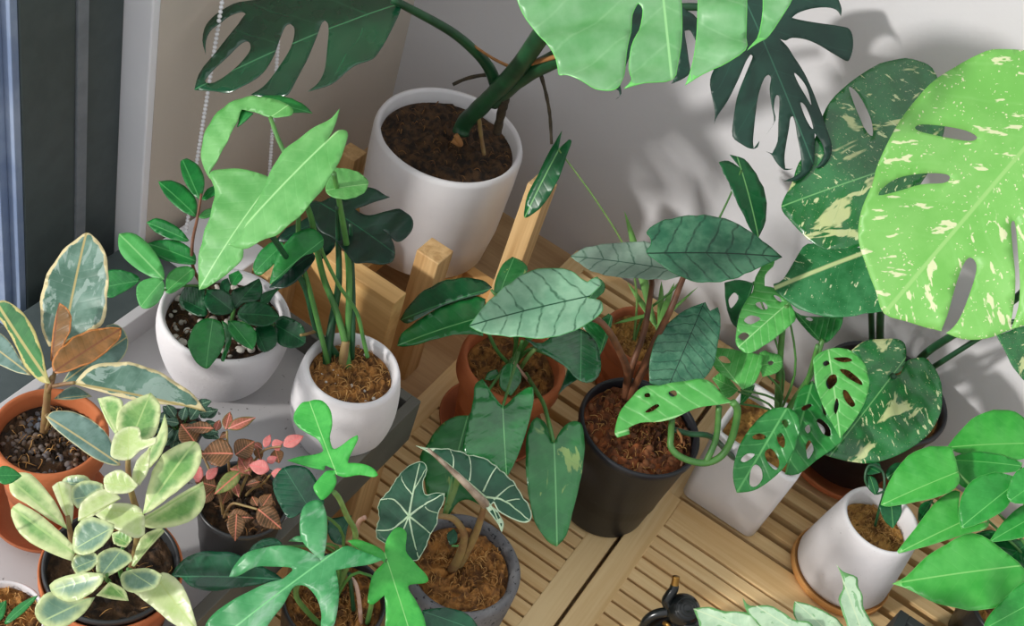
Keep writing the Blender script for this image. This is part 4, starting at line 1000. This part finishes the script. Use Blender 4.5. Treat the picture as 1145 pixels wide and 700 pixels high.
p.leaf('W4', [(297,322),(350,260),(420,200),(500,150),(570,133),(660,138),(700,165),(722,178),(757,155),(772,182),(745,212),(722,230),(765,240),(777,265),(770,290),(720,330),(650,365),(560,382),(500,375),(420,367),(345,350)], (610,252), (297,322), -.15, L_drag, n=(-.1, .55, .82), bend=.06, **dk)
p.stem('W5', [(290,700,.03),(296,630,-.02),(270,560,-.07),(230,490,-.11),(185,455,-.12),(60,420,-.138),(20,415,-.143)], 4.6, 2.6, S_brown, name='petiole')
p.stem('W5', [(285,720,.03),(312,610,-.01),(350,500,-.01),(368,400,-.005),(376,330,.008),(357,288,.008)], 4.0, 2.6, S_brown, name='petiole')
p.stem('W5', [(300,720,.03),(345,620,-.02),(400,500,-.05),(440,420,-.07),(475,330,-.070),(512,245,-.070)], 4.4, 2.8, S_brown, name='petiole')
p.stem('W5', [(300,720,.03),(340,640,.0),(400,590,-.02),(487,548,-.040)], 4.8, 3.0, S_brown, name='petiole')

# ---- terracotta pot at the wall
p = Plant('potted_thin_alocasia', 'small terracotta pot against the back wall with thin stalks and narrow hanging leaves', (694, 428), .0, (712, 372), 92)
p.pot(TERR, M_terra2, .86, depth=.12)
p.soil(M_soil_gold, M_fib, 120, chunky=.006)
p.leaf('V4', [(188,485),(200,425),(185,450),(150,510),(120,570),(85,630),(70,690),(72,702),(90,697),(140,660),(190,580),(215,510),(231,462),(222,455),(205,470)], (190,487), (73,700), -.10, L_thin, n=(-.2, .2, .95), res=16)
p.leaf('P', [(828,188),(814,180),(803,182),(806,190),(814,205),(822,222),(833,240),(843,256),(852,262),(858,245),(856,218),(845,195),(832,178),(816,173)], (829,190), (852,263), -.08, L_thin, n=(.2, .3, .93), res=14)
p.stem('P', [(708,385,.0),(722,350,-.02),(758,318,-.05),(800,252,-.08),(829,190,-.082)], 1.6, 1.0, S_green, name='petiole')
p.stem('P', [(708,385,.0),(712,330,-.03),(700,280,-.06),(665,222,-.09),(625,168,-.102)], 1.4, .8, S_pale, name='petiole')
for a_, b_, w_, dd in (((380,470),(298,85),.075,-.05),((395,490),(300,330),.10,-.04),((400,500),(412,325),.12,-.04),((395,490),(450,330),.12,-.05),((385,440),(250,468),.09,-.03),((395,500),(345,325),.08,-.03),((390,480),(525,345),.05,-.04)):
    p.simple('W5', a_, b_, w_, dd, L_blade, n=(random.uniform(-.2, .2), .4, .9), kind='blade', res=12, fold=.3, bend=.1)

# ---- square white pot with the holed vine
sq_c = PZ(805, 578, .0)
p = Plant('potted_holed_vine', 'square white pot with a trailing vine of leaves full of holes', (817, 551), .0065, (861, 479), 80)
def rrect(s, r, z, k=6):
    L_ = []
    for cx_, cy_, a0 in ((s-r, s-r, 0), (-s+r, s-r, 90), (-s+r, -s+r, 180), (s-r, -s+r, 270)):
        for i in range(k+1):
            a = math.radians(a0+90*i/k); L_.append((p.c.x+cx_+r*math.cos(a), p.c.y+cy_+r*math.sin(a), z))
    return L_
SQ0, SQ1 = .0535, .058
loops = [rrect(SQ0-.006, .008, 0), rrect(SQ0, .012, .005)]+[rrect(SQ0+(SQ1-SQ0)*t_, .012, p.h*t_) for t_ in (.3, .6, .97)]+[rrect(SQ1-.001, .011, p.h), rrect(SQ1-.006, .008, p.h+.0005), rrect(SQ1-.0075, .007, p.h-.003), rrect(SQ1-.010, .006, p.h*.5)]
V = [v for l in loops for v in l]; nL = len(loops[0]); Fc = []
for i in range(len(loops)-1):
    for j in range(nL):
        j2 = (j+1) % nL; Fc.append((i*nL+j, i*nL+j2, (i+1)*nL+j2, (i+1)*nL+j))
Fc += [tuple(reversed(range(nL))), tuple(range((len(loops)-1)*nL, len(loops)*nL))]
V = [(a_, b_, c_+p.z0) for a_, b_, c_ in V]
mesh_obj('pot', V, Fc, M_white, p.t)
p.soil_z = p.z0+p.h*.84
# square bed of coconut soil
V = []; Fc = []; K_ = 26; hs = SQ1-.0085
for i in range(K_+1):
    for j in range(K_+1):
        x_, y_ = (i/K_*2-1)*hs, (j/K_*2-1)*hs
        e_ = min(1, 4*(1-max(abs(i/K_*2-1), abs(j/K_*2-1))))
        V.append((p.c.x+x_, p.c.y+y_, p.soil_z+e_*(.004+random.uniform(-.004, .004))))
for i in range(K_):
    for j in range(K_): a = i*(K_+1)+j; Fc.append((a, a+K_+1, a+K_+2, a+1))
mesh_obj('soil', V, Fc, M_soil_gold, p.t)
ak = dict(amp=.010, nv=7, k=.8, fold=.10, bend=.08, wav=.012)
p.leaf('U3', [(95,180),(150,170),(200,180),(190,220),(150,290),(145,335),(120,310),(100,250)], (200,172), (143,335), -.02, L_adan_dark, n=(0, .4, .9), holes=[[(110,240),(130,215),(145,235),(120,268)]], res=14, pet=S_green, **ak)
p.leaf('K3', [(330,130),(380,90),(430,130),(460,160),(500,210),(440,262),(400,250),(370,190)], (500,215), (335,125), -.05, L_adan, n=(0, .5, .85), res=12, pet=S_green, **ak)
p.leaf('K3', [(520,200),(560,185),(612,168),(590,230),(530,297),(512,300)], (515,295), (612,168), -.05, L_adan_mid, n=(0, .5, .85), res=10, pet=S_green, **ak)
p.leaf('U3', [(150,290),(175,240),(195,215),(205,165),(240,110),(275,92),(268,125),(240,155),(238,195),(270,198),(300,212),(325,245),(350,305),(320,340),(270,380),(220,410),(180,425),(140,395),(138,350)], (318,255), (142,405), -.10, L_adan, n=(-.1, .4, .9), holes=[[(205,255),(235,250),(250,270),(230,275)],[(165,310),(190,295),(225,305),(190,325)],[(145,365),(165,352),(185,362),(165,378)],[(270,225),(290,230),(298,248),(280,240)]], res=22, pet=S_green, **ak)
p.leaf('U3', [(215,440),(240,420),(250,425),(300,435),(305,470),(280,500),(230,515)], (215,475), (306,455), -.085, L_adan, n=(.1, .4, .9), holes=[[(250,462),(262,455),(272,462),(260,472)]], res=12, pet=S_green, **ak)
p.leaf('U3', [(38,410),(60,403),(130,415),(190,430),(230,440),(225,490),(200,540),(160,558),(130,530),(80,500),(50,460)], (157,556), (42,406), -.10, L_adan, n=(-.05, .45, .88), holes=[[(75,440),(100,438),(118,462),(90,460)]], res=18, pet=S_green, **ak)
p.leaf('U3', [(330,255),(370,290),(430,300),(515,305),(505,345),(470,385),(445,392),(410,370),(360,310)], (445,394), (334,257), -.06, L_adan_mid, n=(.1, .45, .88), holes=[[(385,303),(400,300),(412,310),(400,314)]], res=16, **ak)
p.leaf('B3', [(75,585),(85,530),(100,450),(105,390),(98,320),(130,240),(180,205),(215,260),(260,370),(302,440),(270,480),(200,530),(130,585)], (178,210), (74,590), -.08, L_adan_mid, n=(.1, .3, .94), holes=[[(135,315),(165,300),(175,310),(145,328)],[(195,370),(215,365),(245,400),(250,435),(220,420)],[(155,470),(170,450),(185,490),(165,525)],[(150,400),(165,385),(172,410),(160,420)],[(215,300),(228,320),(235,350),(222,335)]], res=24, **ak)
p.leaf('B3', [(185,110),(230,80),(280,70),(340,85),(390,140),(410,210),(400,280),(360,360),(300,438),(260,370),(220,300),(190,220),(183,150)], (245,84), (300,438), -.13, L_adan, n=(.0, .25, .96), holes=[[(222,132),(240,122),(250,135),(230,145)],[(265,112),(320,110),(340,125),(300,130)],[(235,215),(250,185),(275,180),(280,210),(250,240)],[(290,160),(330,165),(375,205),(380,225),(340,205)],[(305,245),(325,250),(355,300),(340,312),(315,285)],[(270,320),(280,275),(290,300),(280,340)]], res=24, **ak)
p.leaf('A8', [(330,465),(312,400),(318,330),(345,250),(400,170),(460,115),(510,100),(560,105),(595,140),(600,200),(580,270),(540,350),(480,410),(420,450),(370,463)], (538,112), (330,466), -.12, L_adan_mid, n=(-.05, .3, .95), holes=[[(395,225),(425,212),(455,225),(440,238),(405,238)],[(345,325),(370,300),(405,300),(390,320),(360,335)],[(385,430),(390,370),(410,345),(435,365),(438,410),(410,440)],[(455,285),(480,280),(510,330),(500,370),(470,350),(450,310)],[(500,225),(520,210),(535,240),(530,275),(510,260)],[(522,160),(540,153),(550,175),(538,188)]], res=26, **ak)
p.leaf('W6', [(255,345),(270,290),(300,250),(340,215),(380,205),(420,205),(520,190),(570,200),(610,240),(640,262),(590,270),(520,280),(450,310),(400,320),(340,320),(300,335),(305,355),(265,364)], (640,262), (257,352), -.16, L_adan, n=(-.05, .5, .86), holes=[[(352,235),(368,230),(370,242),(355,245)],[(430,230),(450,225),(458,238),(440,245)],[(355,287),(390,265),(400,272),(370,290)]], res=24, **ak)
p.stem('W6', [(640,262,-.16),(655,290,-.15),(640,370,-.13),(605,435,-.12),(548,460,-.12),(480,445,-.12),(440,412,-.12),(438,370,-.12),(442,315,-.13)], 4, 3.4, S_green, name='vine')
p.stem('W6', [(595,275,-.14),(585,380,-.125),(552,458,-.12)], 3.2, 3.4, S_green, name='vine')
p.stem('W6', [(445,350,-.12),(500,365,-.11),(570,375,-.10),(640,440,-.02),(700,480,.0)], 3.0, 3.2, S_dark, name='vine')
p.stem('W6', [(472,440,-.12),(474,455,-.118),(470,470,-.117)], 1.8, 1, S_brown, name='aerial_root')
p.stem('W6', [(455,350,-.12),(470,372,-.118),(474,395,-.117)], 1.8, 1.2, S_tan, name='aerial_root')
p.stem('U3', [(290,720,.0),(285,600,-.03),(292,480,-.06),(302,350,-.09),(318,257,-.10)], 4, 3, S_green, name='vine')
p.stem('U3', [(320,720,.0),(320,640,-.03),(400,510,-.05),(440,395,-.06),(445,388,-.06)], 4, 2.6, S_green, name='vine')
p.stem('U3', [(360,570,-.05),(380,550,-.07),(400,500,-.1),(428,400,-.13)], 3, 2.4, S_green, name='petiole')
p.stem('U3', [(290,535,-.055),(272,525,-.06),(265,540,-.06)], 1.4, .6, S_brown, name='aerial_root')

# ---- speckled monstera, right
p = Plant('potted_speckled_monstera', 'black pot against the right wall with huge cream-speckled monstera leaves', (941, 504), .02, (990, 437), 150)
p.pot(TAPER, M_black, .93, depth=.1)
p.soil(M_soil_coco, M_fib, 90, chunky=.010)
sau = lathe('saucer', ((0, 0), (p.R*.8, 0), (p.R*.98, .026), (p.R*1.03, .027), (p.R*1.0, .018), (p.R*.78, .004), (0, .004)), p.c+Vector((0, 0, -.0198)), M_terra)
tag(sau, 'terracotta saucer under the black pot of the speckled monstera', 'saucer')
th = dict(nv=6, k=.7, amp=.008, wav=.008)
p.leaf('P', [(1045,87),(1032,74),(1010,71),(982,77),(948,98),(927,118),(917,137),(910,158),(893,182),(886,202),(876,221),(876,231),(886,245),(903,265),(920,277),(941,279),(962,276),(1000,240),(1040,190),(1058,130)], (1002,186), (876,226), -.265, L_thai_dark, n=(-.1, .35, .95), holes=[[(948,102),(958,110),(972,134),(975,154),(965,144),(951,113)]], fold=.10, bend=.08, res=26, **th)
p.leaf('W7', [(60,332),(90,320),(130,260),(170,212),(250,230),(340,225),(400,270),(430,330),(428,430),(350,450),(270,458),(200,445),(140,420),(100,385),(68,355)], (370,235), (64,345), -.19, L_thai_mid, n=(-.1, .4, .9), fold=.14, bend=.08, res=22, **th)
p.leaf('P', [(1110,372),(1118,375),(1145,365),(1175,370),(1180,425),(1160,430),(1140,415),(1127,398)], (1170,372), (1150,428), -.14, L_thai_dark, n=(.1, .4, .9), res=12, **th)
p.leaf('B3', [(505,180),(540,178),(560,130),(600,112),(650,115),(690,170),(708,250),(700,340),(660,420),(590,480),(510,520),(430,540),(340,530),(270,510),(243,500),(300,440),(385,300),(405,210),(370,130),(335,85),(380,50),(440,38),(520,33),(560,55),(565,105),(545,165)], (507,184), (262,507), -.12, L_thai_dark, n=(.05, .35, .93), fold=.08, bend=.10, res=28, **th)
p.leaf('P', [(1116,59),(1092,65),(1064,79),(1037,99),(1016,122),(999,147),(982,182),(975,206),(965,230),(961,251),(963,275),(972,299),(982,323),(992,347),(1016,356),(1037,363),(1054,368),(1078,378),(1105,378),(1131,368),(1160,358),(1200,330),(1235,260),(1240,180),(1210,100),(1170,62)], (1180,125), (992,347), -.38, L_thai, n=(-.1, .2, .97),
       holes=[[(1022,144),(1030,141),(1051,142),(1078,147),(1092,154),(1085,158),(1064,155),(1040,151),(1025,148)],[(982,219),(992,206),(1010,197),(1037,194),(1058,195),(1062,200),(1054,205),(1030,206),(1006,213)],[(1055,370),(1061,351),(1071,317),(1078,296),(1085,287),(1092,293),(1092,306),(1085,330),(1075,354),(1064,368)],[(1131,366),(1134,337),(1134,303),(1132,269),(1131,250),(1135,248),(1138,269),(1139,303),(1139,337),(1136,354)]], fold=.10, bend=.06, res=34, **th)
p.stem('P', [(1000,440,.03),(1030,400,-.05),(1065,375,-.12),(1140,330,-.24),(1210,230,-.34),(1180,125,-.38)], 4.6, 3.4, S_dark, name='petiole')
p.stem('P', [(985,440,.03),(984,395,.0),(986,330,-.12),(1000,260,-.22),(1004,188,-.255)], 5, 3, S_dark, name='petiole')
p.stem('P', [(975,440,.03),(975,380,.0),(972,300,-.16),(971,281,-.18)], 4, 2.6, S_dark, name='petiole')
p.stem('P', [(1000,445,.03),(1005,430,-.08),(998,420,-.125)], 4, 3, S_dark, name='petiole')
p.stem('P', [(1000,440,.03),(1060,400,-.06),(1130,360,-.12),(1168,370,-.14)], 3.4, 2.4, S_dark, name='petiole')
p.stem('W8', [(330,130,.02),(360,110,-.01),(400,90,-.02)], 5, 3, S_tan, name='sheath')

# ---- white pot on a clay base, lower right
p = Plant('potted_twining_vine', 'white cone-shaped pot on an orange clay saucer with a few small dark leaves', (941, 636), .018, (975, 572), 92)
p.pot(((0, 0), (1.1, 0), (1.22, .02), (1.25, .08), (1.15, .5), (1.02, .95), (1.0, .98)), M_matte, .88, depth=.26)
p.soil(M_soil_gold, M_fib, 120)
sau = lathe('saucer', ((0, 0), (p.R*1.24, 0), (p.R*1.32, .004), (p.R*1.32, .013), (p.R*1.29, .0135), (p.R*1.27, .011), (0, .011)), p.c+Vector((0, 0, -.0115)), M_cork)
tag(sau, 'orange clay saucer under the white cone-shaped pot', 'saucer')
p.leaf('W8', [(283,425),(310,412),(335,420),(335,445),(318,475),(295,455)], (311,412), (319,475), -.03, L_thin, n=(0, .3, .95), res=10)
p.leaf('W8', [(250,350),(262,325),(285,325),(292,345),(268,352)], (290,350), (255,330), -.03, L_thin, n=(0, .4, .9), res=8)
p.leaf('W8', [(256,352),(275,360),(285,385),(276,397),(260,380)], (262,352), (278,397), -.025, L_thin, n=(0, .4, .9), res=8)
p.leaf('W8', [(300,345),(320,325),(350,322),(330,350),(305,365)], (302,360), (350,322), -.02, L_thin, n=(0, .4, .9), res=8)
p.stem('W8', [(275,470,.02),(285,430,-.01),(296,385,-.03),(292,345,-.03),(262,330,-.03),(252,365,-.03),(275,395,-.028),(300,390,-.03),(311,412,-.032)], 1.6, 1.2, S_dark, name='vine')

# ---- heart-leaved plant, right edge
p = Plant('potted_pothos', 'pot hidden under a fountain of bright green heart-shaped leaves, right edge', (1100, 720), .0008, (1116, 655), 120)
p.pot(TAPER, M_dark, .93, depth=.1)
p.soil(M_soil_coco, M_fib, 30)
pk = dict(pet=S_green, pr=.0015, fold=.12, bend=.12, nv=8, k=.9, amp=.003, res=18)
p.leaf('W8', [(375,450),(380,420),(410,408),(392,450),(380,458)], (405,412), (378,455), .02, L_poth_dark, n=(0, .4, .9), **{**pk, 'res': 8})
p.leaf('A5', [(163,148),(200,105),(250,65),(320,52),(380,70),(430,120),(430,180),(380,200),(320,200),(270,182),(210,174)], (430,150), (163,148), -.02, L_poth, n=(-.1, .55, .83), **pk)
p.leaf('W8', [(452,305),(500,295),(560,305),(615,325),(600,345),(540,352),(490,385),(465,362)], (612,332), (454,310), -.04, L_poth_mid, n=(-.1, .55, .83), **pk)
p.leaf('W8', [(290,412),(310,360),(350,310),(400,290),(450,290),(465,335),(467,375),(430,400),(370,412),(310,418)], (467,345), (290,414), -.06, L_poth, n=(-.15, .5, .85), **pk)
p.leaf('W8', [(322,527),(370,470),(410,420),(450,392),(470,395),(470,440),(500,465),(537,460),(530,477),(480,490),(400,512)], (520,440), (322,528), -.05, L_poth, n=(-.15, .5, .85), **pk)
p.leaf('W8', [(470,440),(475,400),(500,365),(550,348),(592,355),(592,400),(570,435),(520,460),(478,470)], (594,375), (472,470), -.09, L_poth_mid, n=(-.1, .5, .85), **pk)
p.leaf('W8', [(500,490),(540,480),(600,500),(650,505),(650,590),(600,572),(540,540)], (640,500), (560,560), -.04, L_poth_dark, n=(0, .55, .83), **pk)
p.leaf('W8', [(540,502),(570,460),(610,425),(650,415),(655,490),(590,500)], (655,440), (540,502), -.07, L_poth_mid, n=(-.1, .5, .85), **pk)
p.leaf('W8', [(583,382),(600,345),(650,325),(660,420),(600,415),(582,400)], (660,360), (586,410), -.11, L_poth_mid, n=(-.1, .45, .88), **pk)
p.leaf('W8', [(318,592),(350,577),(390,540),(440,510),(500,487),(560,520),(620,570),(612,620),(570,655),(510,665),(450,655),(400,635),(350,605)], (625,560), (318,592), -.09, L_poth, n=(-.15, .5, .86), **pk)
p.leaf('W8', [(530,692),(560,650),(618,600),(660,620),(660,730),(540,730)], (650,640), (535,700), -.12, L_poth_mid, n=(-.1, .5, .86), **pk)

# ---- pale leaves at the bottom edge
p = Plant('potted_pale_foliage', 'pot below the picture edge with pale silvery-cream leaves reaching up, bottom right of centre', (880, 850), .006, (890, 775), 110)
p.pot(TAPER, M_terra, .9, depth=.1)
p.soil(M_soil_dark)
pl = dict(pet=S_pale, pr=.0016, res=18, wav=.03, fold=.16)
p.leaf('A3', [(340,210),(400,205),(470,225),(550,230),(600,260),(620,290),(610,335),(400,340),(360,260)], (640,340), (340,210), -.10, L_pale, n=(-.15, .4, .9), **pl)
p.leaf('A3', [(540,165),(570,200),(640,200),(700,230),(740,260),(800,270),(830,300),(780,345),(660,335),(590,265),(555,222)], (800,340), (540,165), -.11, L_pale, n=(-.1, .4, .9), **pl)
p.leaf('A3', [(750,182),(800,195),(880,235),(920,265),(945,300),(930,350),(800,320),(745,240)], (920,345), (750,182), -.10, L_pale, n=(-.05, .4, .9), **pl)
p.leaf('A3', [(922,33),(950,65),(1000,90),(1005,130),(1020,170),(1025,220),(1060,280),(1080,340),(970,350),(950,270),(925,190),(930,160),(945,130),(940,80)], (1030,350), (922,33), -.12, L_pale, n=(.0, .35, .92), **pl)

# ---- black sprayer
c = PZ(738, 745, .006)
t = thing('spray_bottle', 'black bulbous sprayer with a brass nozzle tip, at the bottom edge on the decking', 'sprayer', c)
zt = solve_height((c.x, c.y), (750, 702))
lathe('bottle', catmull([(0, 0), (.036, 0), (.043, .006), (.046, .03), (.043, .06), (.030, max(.085, zt-.035)), (.016, max(.1, zt-.02)), (.015, max(.11, zt-.01))], 4), c, M_gloss_black, t)
hd = PD(764, 683, proj((c.x, c.y, zt))[2]-.02)
R0 = 19.5*proj(hd)[2]/F_PX
bm = bmesh.new(); bmesh.ops.create_uvsphere(bm, u_segments=40, v_segments=24, radius=R0, matrix=Matrix.Translation(hd)); bm_obj('pump_head', bm, M_gloss_black, t, True)
dv = camn((.15, .35, .9)); q = dv.to_track_quat('Z', 'Y').to_matrix().to_4x4()
V = []; Fc = []
for rr in (.62, .42, .25):
    ring = [hd+q.to_3x3() @ Vector((R0*rr*math.cos(a*.2618), R0*rr*math.sin(a*.2618), R0*math.sqrt(1-rr*rr))) for a in range(25)]
    tv, tf = tube_geo(ring, [.0008]*25, 6, cap=False); s0 = len(V); V += tv; Fc += [tuple(i+s0 for i in f) for f in tf]
mesh_obj('cap_ring', V, Fc, M_gloss_black, t)
def spt(x, y, dd=0):
    g = G('A3', (x, y)); return PD(g[0], g[1], proj(hd)[2]+dd)
sp = proj(hd)[2]/F_PX*.27948
tube('nozzle_body', [spt(255,215,.0), spt(235,190,-.003), spt(245,165,-.006), spt(262,140,-.008), spt(266,122,-.009)], 24*sp, 17*sp, M_gloss_black, t, seg=20)
tube('nozzle_tip', [spt(266,124,-.009), spt(269,108,-.01), spt(272,88,-.011)], 16*sp, 15*sp, M_brass, t, seg=20)
tube('handle', [spt(250,230,.0), spt(190,240,.004), spt(150,270,.01), spt(140,320,.02), spt(160,370,.03)], 22*sp, 16*sp, M_gloss_black, t, seg=16)
tube('trigger', [spt(225,275,.002), spt(240,282,-.004), spt(250,300,.0)], 10*sp, 8*sp, M_brass, t, seg=12)
